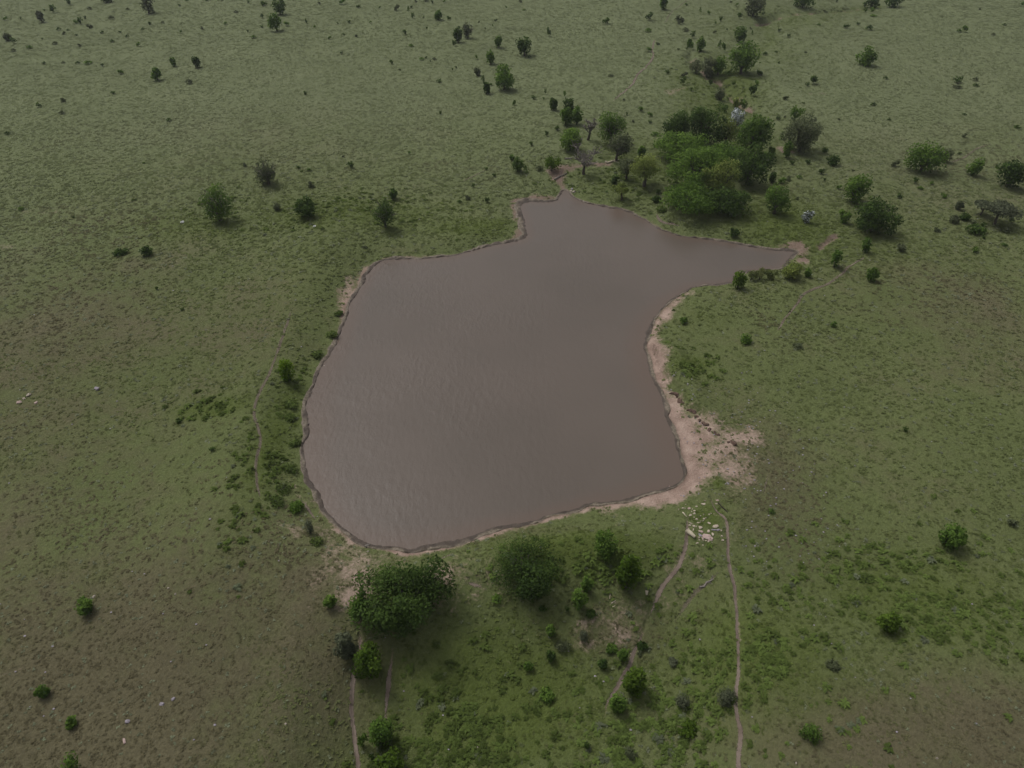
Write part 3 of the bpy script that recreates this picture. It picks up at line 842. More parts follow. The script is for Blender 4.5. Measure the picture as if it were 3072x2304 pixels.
SEED = [100]
def plant(name, cat, label, box, kind, base=None, mat=None, group=None, lift=.0, clear=.0, twigs=False, depthf=1.0, dens=1.0, leaff=1.0, cmin=.45, cmax=1.7):
    """one tree or bush: Empty at its foot > trunk (> limb), crown. box = crown outline in the picture."""
    SEED[0] += 1; sd_ = SEED[0]; r = np.random.default_rng(sd_)
    x0, y0, x1, y1 = box
    cx, cy = (x0 + x1) / 2, (y0 + y1) / 2
    gx, gy, g0 = ground_at(cx, (y1 * .8 + cy * .2)) if base is None else ground_at(*base)
    for _ in range(3):
        s = mpp(gx, gy, g0); sl = s * FPX
        sdp = (CAM_H - g0) / sl; cdp = math.sqrt(1 - sdp * sdp)
        a = (x1 - x0) / 2 * s
        half = (y1 - y0) / 2 * s
        c = math.sqrt(max(half ** 2 - (a * depthf * sdp) ** 2, (cmin * a * cdp) ** 2)) / cdp
        c = min(c, cmax * a)
        if base is None:
            zc = c * .93 + clear * c
            gx, gy, g0 = ground_at(cx, cy, zc)
        else:
            d = rays(cx, cy); t = gy / d[1]
            zc = max(CAM_H + d[2] * t - g0, c * .7)
    crx = rays(cx, cy)[0] * (gy / rays(cx, cy)[1]) - gx if base is not None else 0.0
    wpx, hpx = x1 - x0, y1 - y0
    n = int(np.clip(wpx * hpx * .26 * dens, 420, 15000))
    leaf = float(np.clip(6.4 * s * leaff, .10, .48))
    root = empty(name, (gx, gy, g0 - .02))
    V, F, att, lobes = crown_mesh(a, a * depthf, c, zc, n, leaf, kind, sd_)
    V[:, 0] += crx; lobes[:, 0] += crx
    obj('crown', mesh_np('crown', V, F, M[mat or ('mid' if kind in ('canopy', 'airy') else kind)], False, att), root)
    # trunk and limbs
    tr = max(.035, .045 * (zc + c)); th = max(.12, (zc - c * .6) * .9)
    fork = np.array((crx * .3, 0, th))
    P = bend((0, 0, -.1), fork, r, 3, .05)
    tv, tf = tubes([(P, np.linspace(tr * 1.25, tr * .85, 4))])
    tm = mesh_np('trunk', tv, tf, M['bark'], True)
    trunk = obj('trunk', tm, root)
    order = np.argsort(-lobes[:, 2])[:6 if wpx > 60 else 4]
    for q in order:
        e = lobes[q] * .9 + fork * .1
        lv, lf = tubes([(bend(fork, e, r, 4, .06), np.linspace(tr * .75, tr * .16, 5))], 5)
        obj('limb', mesh_np('limb', lv, lf, M['bark'], True), trunk)
    if twigs:
        li = []
        for _ in range(int(24)):
            q = lobes[r.integers(len(lobes))]
            v = r.normal(0, 1, 3); v[2] = abs(v[2]) * .8; v /= np.linalg.norm(v)
            li.append((bend(q * .8, np.array((crx, 0, zc)) + v * np.array((a, a, c)) * r.uniform(.9, 1.12), r, 3, .05), np.linspace(.035, .012, 4)))
        tv, tf = tubes(li, 4)
        obj('bare_twigs', mesh_np('bare_twigs', tv, tf, M['dead'], True), root)
    tag(root, label, cat, group)
    return root
# outline in the picture, kind of foliage, options, name, category, label, short way to refer to it (for the small shrubs round it)
BIG = [
 # near the dam
 ((1072,1668,1345,1915),'dense',dict(dens=.55,leaff=1.4),'tree','tree','broad dark leafy tree on the near bank, largest crown below the dam','big dark tree below the dam'),
 ((1039,1768,1107,1871),'mid',dict(dens=.75,leaff=1.3),'bush','bush','feathery paler bush against the left side of the big dark near tree',None),
 ((1452,1606,1684,1792),'airy',dict(dens=.45,leaff=1.1,mat='dense'),'tree','tree','wide airy grey-green tree on the near dam, right of the darkest one',None),
 ((1535,1685,1664,1812),'dense',dict(dens=.75,leaff=1.3),'bush','bush','dark large-leaved bush in front of the airy tree on the dam','leafy bush before the airy dam tree'),
 ((1781,1586,1864,1677),'bright',dict(mat='mid'),'bush','bush','rounded green bush rising from the weeds on the dam slope','round bush in the dam weeds'),
 ((1843,1664,1926,1769),'bright',dict(dens=.7,leaff=1.35),'bush','bush','upright bright green bush below the dam, left of the path',None),
 ((1710,1757,1766,1830),'mid',dict(dens=.75,leaff=1.3),'bush','bush','dark green bush below the dam with a smaller one behind its shoulder',None),
 ((1742,1721,1779,1784),'mid',dict(dens=.75,leaff=1.3),'bush','bush','small bush tucked behind the shoulder of a dark one below the dam',None),
 ((1054,1933,1154,2041),'bright',dict(dens=.7,leaff=1.35),'bush','bush','round bright green bush standing between the two narrow cattle paths','bush between the two paths'),
 ((1005,1888,1070,1991),'bright',dict(mat='acacia',leaff=1.4,dens=.7),'bush','bush','spiky grey-green clump left of the path under the big near tree',None),
 ((1108,2137,1185,2254),'mid',dict(dens=.75,leaff=1.3),'bush','bush','tall green bush at the end of the right-hand near path','bush at the short path end'),
 ((1133,2254,1207,2332),'bright',dict(dens=.7,leaff=1.35),'bush','bush','bright yellow-green bush cut by the bottom edge of the picture',None),
 ((968,1781,1007,1824),'mid',dict(dens=.75,leaff=1.3),'shrub','shrub','little green shrub alone on dry ground left of the big near tree',None),
 ((1868,1989,1945,2094),'bright',dict(dens=.7,leaff=1.35),'bush','bush','tall leafy weed bush beside the bend of the faint near path','leafy bush at the path bend'),
 ((1828,2077,1886,2140),'mid',dict(dens=.75,leaff=1.3),'bush','bush','low green bush touching the lower bend of the faint path',None),
 ((1614,2064,1666,2107),'mid',dict(dens=.75,leaff=1.3),'bush','bush','isolated round bush on dry ground at the bottom centre','lone bush at the bottom centre'),
 ((1636,1864,1669,1915),'mid',dict(dens=.75,leaff=1.3),'shrub','shrub','upright dark shrub, upper of two in line below the leafy dam bush',None),
 ((1636,1950,1668,1985),'dense',dict(dens=.75,leaff=1.3),'shrub','shrub','rounded dark shrub, lower of two in line below the leafy dam bush',None),
 ((1662,1915,1720,1956),'grey',dict(),'shrub','shrub','grey-leaved low shrub between two dark ones near the bottom centre',None),
 ((1731,1886,1771,1926),'grey',dict(mat='acacia'),'shrub','shrub','pale blue-grey shrub on the bare patch below the dam',None),
 ((1570,1984,1601,2013),'mid',dict(dens=.75,leaff=1.3),'shrub','shrub','small yellowish green shrub left of the lone bottom bush',None),
 ((1755,1829,1788,1853),'dense',dict(dens=.75,leaff=1.3),'shrub','shrub','small dark shrub at the upper edge of the trampled bare patch',None),
 ((1854,1944,1887,1985),'mid',dict(dens=.75,leaff=1.3),'shrub','shrub','green shrub on the left verge where the faint path narrows',None),
 ((1793,1977,1822,2006),'dense',dict(dens=.75,leaff=1.3),'shrub','shrub','dark small shrub left of the leafy bush at the path bend',None),
 ((1910,1923,1942,1946),'dense',dict(dens=.75,leaff=1.3),'shrub','shrub','dark small shrub on the right verge above the leafy path-bend bush',None),
 ((1818,1926,1855,1959),'mid',dict(dens=.75,leaff=1.3),'shrub','shrub','loose light shrub just left of the narrowing faint path',None),
 ((2004,1972,2037,1999),'mid',dict(mat='acacia'),'shrub','shrub','pale shrub among weeds midway between the two near right paths',None),
 ((2038,2163,2094,2213),'bright',dict(dens=.7,leaff=1.35),'bush','bush','bright green bush among weeds left of the long right path','bright bush left of the long path'),
 ((2143,2066,2217,2118),'grey',dict(mat='acacia'),'bush','bush','silvery grey bush leaning onto the long right-hand path',None),
 ((2024,2076,2073,2125),'grey',dict(mat='acacia'),'bush','bush','silvery low bush left of another silvery one by the long path',None),
 ((1872,2246,1916,2278),'grey',dict(),'shrub','shrub','grey-green shrub at the bottom edge, right of centre',None),
 ((2638,1831,2701,1899),'bright',dict(dens=.7,leaff=1.35),'bush','bush','single bright round bush on the weedy slope at lower right','bright round bush at lower right'),
 ((2819,1569,2897,1646),'mid',dict(dens=.75,leaff=1.3),'bush','bush','single leafy bush on the right slope above the weedy ground','leafy bush on the right slope'),
 ((2480,1980,2523,2013),'dense',dict(mat='grey',cmin=.3),'shrub','shrub','low dark matted shrub at the lower edge of the weed field',None),
 ((2403,2169,2466,2228),'bright',dict(mat='mid',dens=.5),'shrub','shrub','thin patchy green shrub on the brown ground at lower right',None),
 ((229,1792,278,1842),'mid',dict(dens=.75,leaff=1.3),'bush','bush','compact green bush on bare brown ground at lower left','compact bush at lower left'),
 ((110,2056,144,2092),'mid',dict(dens=.75,leaff=1.3),'shrub','shrub','small green shrub by the short path at the bottom left',None),
 ((195,2149,226,2180),'mid',dict(dens=.75,leaff=1.3),'shrub','shrub','small dark green shrub near the bottom left corner',None),
 ((182,2265,233,2327),'mid',dict(dens=.6),'shrub','shrub','straggly green shrub cut by the bottom edge at far left',None),
 # west shore of the pond
 ((833,1070,890,1147),'bright',dict(mat='vivid'),'bush','bush','vivid yellow-green bush standing on the left bank of the pond','vivid bush on the left bank'),
 ((788,1484,860,1524),'mid',dict(cmin=.15,cmax=.3,mat='weedy',dens=.6),'shrub','shrub','low green thicket mound beside the faint path on the left bank',None),
 ((811,1452,882,1486),'mid',dict(cmin=.15,cmax=.3,mat='weedy',dens=.6),'shrub','shrub','upper of two low green mounds on the lower left bank',None),
 ((858,1496,915,1541),'bright',dict(cmin=.3,mat='mid'),'shrub','shrub','leafy mound between the bare gully and the path on the left bank',None),
 ((910,1554,943,1606),'grey',dict(mat='acacia'),'shrub','shrub','pale grey-green tuft near the bottom left corner of the pond',None),
 ((928,1602,975,1646),'mid',dict(cmin=.15,cmax=.3,mat='weedy',dens=.6),'shrub','shrub','green shrub at the bare bottom left corner of the pond',None),
 ((844,1191,900,1230),'mid',dict(cmin=.15,cmax=.3,mat='weedy',dens=.6),'shrub','shrub','low green mound on the left bank below the vivid bush',None),
 ((848,1238,891,1269),'mid',dict(cmin=.15,cmax=.3,mat='weedy',dens=.6),'shrub','shrub','small green mound above a dark rill on the left bank',None),
 ((866,1308,906,1346),'mid',dict(cmin=.15,cmax=.3,mat='weedy',dens=.6),'shrub','shrub','dark green mound right at the water midway along the left bank',None),
 ((837,1383,897,1426),'mid',dict(cmin=.15,cmax=.3,mat='weedy',dens=.6),'shrub','shrub','broad green mound below the small bare scar on the left bank',None),
 ((928,1038,973,1086),'mid',dict(cmin=.15,cmax=.3,mat='weedy',dens=.6),'shrub','shrub','leafy mound at the water right of the vivid bank bush',None),
 ((973,978,1016,1026),'mid',dict(cmin=.15,cmax=.3,mat='weedy',dens=.6),'shrub','shrub','green shrub on the upper left shore beside the water',None),
 ((998,923,1031,956),'mid',dict(cmin=.15,cmax=.3,mat='weedy',dens=.6),'shrub','shrub','small shrub under the eroded upper left bank',None),
 # beyond the pond, left
 ((760,470,832,553),'grey',dict(twigs=True),'tree','tree','dense grey-green rounded tree alone in the left mid pasture','grey round tree in mid pasture'),
 ((600,558,693,663),'grey',dict(twigs=True,mat='mid'),'tree','tree','tall twiggy tree with bare grey branches beside a white tub','twiggy tree by the white tub'),
 ((884,579,950,652),'dense',dict(),'bush','bush','dark upright bush just above the second white tub','dark bush above the white tub'),
 ((1113,598,1192,685),'grey',dict(mat='dense',twigs=True),'tree','tree','shady tree with worn ground beneath, above the pond\'s upper left corner','shady tree above the pond corner'),
 ((1163,561,1198,598),'dense',dict(),'shrub','shrub','dark shrub close behind the shady tree above the pond corner',None),
 ((815,605,842,630),'grey',dict(),'shrub','shrub','low greyish shrub left of the dark bush by the tub',None),
 ((334,743,385,768),'dense',dict(cmin=.3),'shrub','shrub','left of a pair of low dark spreading shrubs in open grass','pair of low dark shrubs'),
 ((417,738,454,769),'dense',dict(cmin=.3),'shrub','shrub','right of a pair of low dark spreading shrubs in open grass',None),
 ((452,205,483,238),'mid',dict(),'bush','bush','squat bush with yellowish top on the upper left slope','squat bush on the upper left slope'),
 ((512,171,526,198),'mid',dict(),'shrub','shrub','thin upright green shrub between two bushes on the upper left slope',None),
 ((577,168,596,199),'dense',dict(),'shrub','shrub','dark leaning shrub right of the thin upright one, upper left',None),
 ((418,-17,457,33),'dense',dict(mat='grey'),'bush','bush','dark bush cut by the top edge, left of centre','dark bush at the top left edge'),
 ((300,-18,335,4),'dense',dict(),'bush','bush','bush top edge shows only its foot, left of the taller cut one',None),
 ((111,35,129,62),'grey',dict(mat='acacia'),'shrub','shrub','pale blue-green shrub in the top left corner','pale shrub in the top left corner'),
 ((10,99,28,119),'grey',dict(),'shrub','shrub','dark shrub by the left edge near the top left corner',None),
 ((814,-5,858,38),'dense',dict(),'tree','tree','upper of two round dark trees near the top edge','upper of the two top trees'),
 ((804,42,847,88),'dense',dict(mat='mid'),'tree','tree','lower of two round dark trees near the top edge','lower of the two top trees'),
 ((1357,80,1388,124),'dense',dict(),'tree','tree','dark green tree touching a grey leafless-looking one on the far slope','dark and grey tree pair'),
 ((1384,66,1421,111),'grey',dict(twigs=True),'tree','tree','grey twiggy tree touching a dark green one on the far slope',None),
 ((1303,30,1326,57),'mid',dict(),'bush','bush','light green far bush above the dark and grey pair',None),
 ((1482,105,1506,140),'mid',dict(),'bush','bush','small green bush between the far pair and the oval dark one',None),
 ((1549,107,1599,164),'dense',dict(),'tree','tree','oval dark tree with side branch on the far slope above centre','oval dark tree above centre'),
 ((1456,147,1487,190),'mid',dict(),'bush','bush','narrow stacked bush just above the big round green tree',None),
 ((1476,190,1548,266),'bright',dict(mat='mid'),'tree','tree','big ball-shaped green tree standing alone on the far slope','ball-shaped green tree'),
 ((1448,247,1473,280),'dense',dict(),'shrub','shrub','dark conical shrub at the lower left of the ball-shaped tree',None),
 ((1423,201,1443,226),'grey',dict(),'shrub','shrub','dusky shrub left of the ball-shaped tree',None),
 # inlet group
 ((1647,292,1674,329),'dense',dict(),'bush','bush','narrow dark bush left of the three-lobed clump above the inlet',None),
 ((1688,293,1725,352),'dense',dict(),'tree','tree','tall back tree of the dark three-lobed clump above the inlet','three-lobed clump above the inlet'),
 ((1679,319,1719,376),'dense',dict(mat='mid'),'tree','tree','left front tree of the dark three-lobed clump above the inlet',None),
 ((1710,320,1753,371),'dense',dict(mat='mid'),'tree','tree','right front tree of the dark three-lobed clump above the inlet',None),
 ((1671,380,1749,452),'dense',dict(mat='mid'),'tree','tree','broad dark tree between the two bare dead trees and the slope','broad dark tree by the dead ones'),
 ((1787,332,1886,435),'grey',dict(twigs=True,mat='mid'),'tree','tree','loose grey-green tree with pale twigs, right of the dead trees','loose twiggy tree above the inlet'),
 ((1823,401,1902,477),'willow',dict(base=(1846,482),mat='grey',twigs=True),'tree','tree','half-bare grey willow with leaning stems behind the light green willow',None),
 ((1886,458,1996,543),'willow',dict(base=(1932,559)),'willow_tree','tree','light green willow with visible forked trunk beside the dark thicket','willow with the forked trunk'),
 ((1845,467,1907,532),'willow',dict(base=(1880,540),dens=.6,mat='grey'),'willow_tree','tree','thin pale willow leaning behind the left of the forked willow',None),
 ((1833,543,1890,591),'willow',dict(base=(1864,600)),'willow_tree','tree','small yellow-green willow at the pond edge in front of the forked one','small willow at the pond edge'),
 ((1833,518,1857,554),'dense',dict(),'shrub','shrub','dark egg-shaped shrub behind the small pond-edge willow',None),
 ((1627,466,1686,516),'willow',dict(mat='bright'),'bush','bush','yellow-green bush left of the bare dead tree by the inlet','yellow bush by the inlet'),
 ((1533,470,1573,515),'dense',dict(),'bush','bush','dark ragged bush left of the yellow one by the inlet',None),
 ((1910,436,1941,469),'mid',dict(),'shrub','shrub','green shrub above the left end of the thicket',None),
 # thicket
 ((1990,330,2081,417),'dense',dict(),'tree','tree','leftmost dark tree at the back of the thicket',None),
 ((2063,317,2184,436),'dense',dict(),'tree','tree','tallest dark tree at the back of the thicket, left of the white one','tallest tree of the thicket'),
 ((2146,359,2218,436),'willow',dict(mat='willow',dens=.7),'tree','tree','pale olive tree just below the white blossoming one',None),
 ((2207,347,2314,460),'canopy',dict(),'tree','tree','round green tree at the upper right corner of the thicket','round tree at the thicket\'s right corner'),
 ((1970,390,2132,489),'canopy',dict(),'tree','tree','wide flat-topped tree in the middle left of the thicket',None),
 ((2098,429,2245,518),'canopy',dict(),'tree','tree','flat green crown in the middle of the thicket',None),
 ((1998,446,2178,575),'canopy',dict(),'tree','tree','broad layered crown at the heart of the thicket',None),
 ((2100,477,2223,590),'canopy',dict(mat='willow'),'tree','tree','yellowish layered crown right of the thicket\'s heart',None),
 ((2190,441,2315,556),'canopy',dict(mat='dense'),'tree','tree','dark rounded tree on the right flank of the thicket',None),
 ((1980,544,2156,645),'canopy',dict(),'tree','tree','front tree of the thicket, nearest the pond, with drooping layers','front tree of the thicket'),
 ((2100,559,2255,642),'canopy',dict(mat='dense'),'tree','tree','low spreading tree right of the thicket\'s front tree',None),
 ((1965,614,2003,638),'mid',dict(cmin=.15,cmax=.3,mat='weedy',dens=.6),'shrub','shrub','low shrub at the thicket\'s front left foot',None),
 ((2186,608,2216,650),'mid',dict(),'shrub','shrub','slender shrub at the thicket\'s front right foot',None),
 ((2185,323,2234,386),'blossom',dict(dens=.8,leaff=.8),'flowering_tree','tree','white-blossomed tree at the back of the thicket','white-blossomed tree'),
 ((2406,627,2442,668),'blossom',dict(dens=.8,leaff=.8),'flowering_shrub','shrub','small silvery white shrub alone in grass right of the thicket','silvery white shrub'),
 ((2294,550,2371,641),'grey',dict(mat='mid',dens=1.2),'tree','tree','rounded green tree between the thicket and the silvery shrub','rounded tree right of the thicket'),
 ((2357,341,2469,452),'grey',dict(dens=1.3),'tree','tree','big dome-shaped grey tree at upper right of the thicket','big grey dome tree'),
 ((2368,314,2411,363),'willow',dict(dens=.6,mat='mid'),'tree','tree','feathery light tree behind the top of the grey dome',None),
 ((2348,428,2379,472),'mid',dict(),'bush','bush','green bush at the lower left foot of the grey dome',None),
 ((2303,438,2324,467),'willow',dict(mat='bright'),'shrub','shrub','yellowish shrub left of the bare scrape by the grey dome',None),
 ((2307,514,2331,548),'dense',dict(),'shrub','shrub','dark shrub off the right flank of the thicket',None),
 # gully
 ((2185,132,2276,217),'dense',dict(mat='mid'),'tree','tree','big dark rounded tree at the head of the gully','big rounded tree at the gully head'),
 ((2140,164,2178,220),'dense',dict(mat='mid'),'tree','tree','narrow dark tree left of the big rounded one by the gully',None),
 ((2095,165,2152,228),'willow',dict(mat='grey'),'bush','bush','olive bush growing out of the gully beside the narrow tree',None),
 ((2070,176,2113,219),'grey',dict(),'bush','bush','dusky bush lining the left side of the gully',None),
 ((2142,260,2180,298),'grey',dict(),'bush','bush','grey bush at the lower end of the gully',None),
 ((2198,294,2225,324),'willow',dict(),'shrub','shrub','yellow-green shrub in the lower gully above the white tree',None),
 ((2202,75,2244,122),'dense',dict(),'tree','tree','dark oval tree above the gully head','dark oval tree above the gully'),
 ((2233,-12,2297,43),'dense',dict(mat='grey'),'tree','tree','grey-green tree cut by the top edge, right of centre','tree at the top edge right of centre'),
 ((2381,-19,2444,19),'dense',dict(),'tree','tree','dark tree touching the top edge by the upper dry channel','dark tree by the top channel'),
 ((2598,-15,2639,18),'dense',dict(),'bush','bush','left of two dark bushes at the top right edge','two dark bushes at top right'),
 ((2657,-17,2708,18),'dense',dict(),'bush','bush','right and wider of two dark bushes at the top right edge',None),
 ((1978,-9,2005,25),'mid',dict(),'bush','bush','green bush at the top edge right of centre path','bush at the top edge'),
 ((2090,116,2117,151),'mid',dict(),'bush','bush','green bush at the upper end of the gully',None),
 ((2062,116,2076,140),'mid',dict(),'shrub','shrub','slim bright shrub left of the bush above the gully',None),
 ((2576,140,2627,198),'dense',dict(mat='mid',base=(2591,195)),'tree','tree','leaning dark tree alone on the upper right slope','leaning tree on the upper right'),
 # right
 ((2727,430,2829,514),'dense',dict(mat='mid'),'tree','tree','large round dark tree on the right slope beside a faint path','large round tree on the right slope'),
 ((2822,444,2860,483),'grey',dict(),'bush','bush','greyish bush against the right side of the large round tree',None),
 ((2905,476,2949,523),'mid',dict(),'bush','bush','small round green bush between the two big ones at right edge',None),
 ((2997,482,3081,556),'dense',dict(),'tree','tree','dark tree cut by the right edge of the picture','dark tree at the right edge'),
 ((2531,520,2608,605),'dense',dict(mat='mid'),'tree','tree','dark pointed tree behind the biggest one on the right','pointed dark tree at right'),
 ((2562,594,2693,697),'dense',dict(),'tree','tree','biggest dark tree on the right, with worn ground beneath','biggest dark tree on the right'),
 ((2517,627,2554,668),'mid',dict(dens=.7),'bush','bush','pale green bush against the left of the biggest right tree',None),
 ((2586,710,2619,757),'mid',dict(),'bush','bush','upright green bush below the biggest right tree','upright bush below the big right tree'),
 ((2494,745,2529,803),'mid',dict(),'bush','bush','upright green bush right of the pond\'s pointed arm','upright bush by the pond arm'),
 ((2597,801,2639,844),'mid',dict(),'bush','bush','round green bush just right of the faint right-hand track','round bush by the right track'),
 ((2694,731,2721,755),'grey',dict(),'shrub','shrub','small grey shrub in open grass right of the upright bushes',None),
 ((2948,601,3050,658),'acacia',dict(dens=1.7,base=(2983,672)),'acacia_tree','tree','flat-topped grey tree near the right edge, right of its twin','flat-topped grey trees'),
 ((2926,596,2980,637),'acacia',dict(dens=1.7,base=(2943,645)),'acacia_tree','tree','smaller flat-topped grey tree left of its twin near the right edge',None),
 ((2847,644,2880,669),'grey',dict(cmin=.3),'shrub','shrub','low grey shrub left of the flat-topped trees',None),
 ((2881,637,2914,660),'grey',dict(cmin=.3,mat='dense'),'shrub','shrub','low dark shrub just left of the smaller flat-topped tree',None),
 ((2895,677,2959,700),'dense',dict(cmin=.3),'shrub','shrub','low wide dark shrub in front of the flat-topped trees',None),
 ((2866,603,2891,627),'grey',dict(),'shrub','shrub','rounded grey shrub upper left of the flat-topped trees',None),
 ((2476,462,2524,494),'grey',dict(cmin=.35,mat='dense'),'shrub','shrub','low dark grey shrub right of the big grey dome',None),
 # reeds and bushes on the spit
 ((2194,805,2245,868),'bright',dict(),'bush','bush','bright green bush at the left end of the spit hedge','bright bush on the spit'),
 ((2238,810,2273,843),'reed',dict(leaff=1.3),'reed_clump','reeds','pale reed clump next to the bright spit bush',None),
 ((2263,804,2301,842),'reed',dict(leaff=1.3),'reed_clump','reeds','middle reed clump of the spit hedge, left of the tallest reeds',None),
 ((2294,798,2339,838),'reed',dict(leaff=1.3),'reed_clump','reeds','tall reed clump just left of the round spit bush',None),
 ((2341,775,2412,836),'mid',dict(mat='willow'),'bush','bush','wide rounded bush at the right end of the spit hedge','rounded bush on the spit'),
 ((2413,801,2436,831),'mid',dict(),'shrub','shrub','small shrub right of the rounded spit bush',None),
 ((2040,948,2064,971),'mid',dict(),'shrub','shrub','upper of two small dark shrubs on the bare right shore slope','shrubs on the right shore'),
 ((2216,996,2261,1032),'mid',dict(cmin=.35,dens=.8),'shrub','shrub','lower and wider of two dark shrubs on the right shore slope',None),
 ((2189,683,2218,712),'dense',dict(),'shrub','shrub','dark shrub near the water on the upper right bank',None),
 ((1956,585,1985,607),'dense',dict(),'shrub','shrub','dark shrub by the water left of the thicket\'s front foot',None),
]
LAND = []        # (picture x, y, short) landmarks for naming small shrubs
for box, kind, opt, nm, cat, lab, short in BIG:
    plant(nm, cat, lab, box, kind, **opt)
    if short: LAND.append(((box[0] + box[2]) / 2, (box[1] + box[3]) / 2, short))
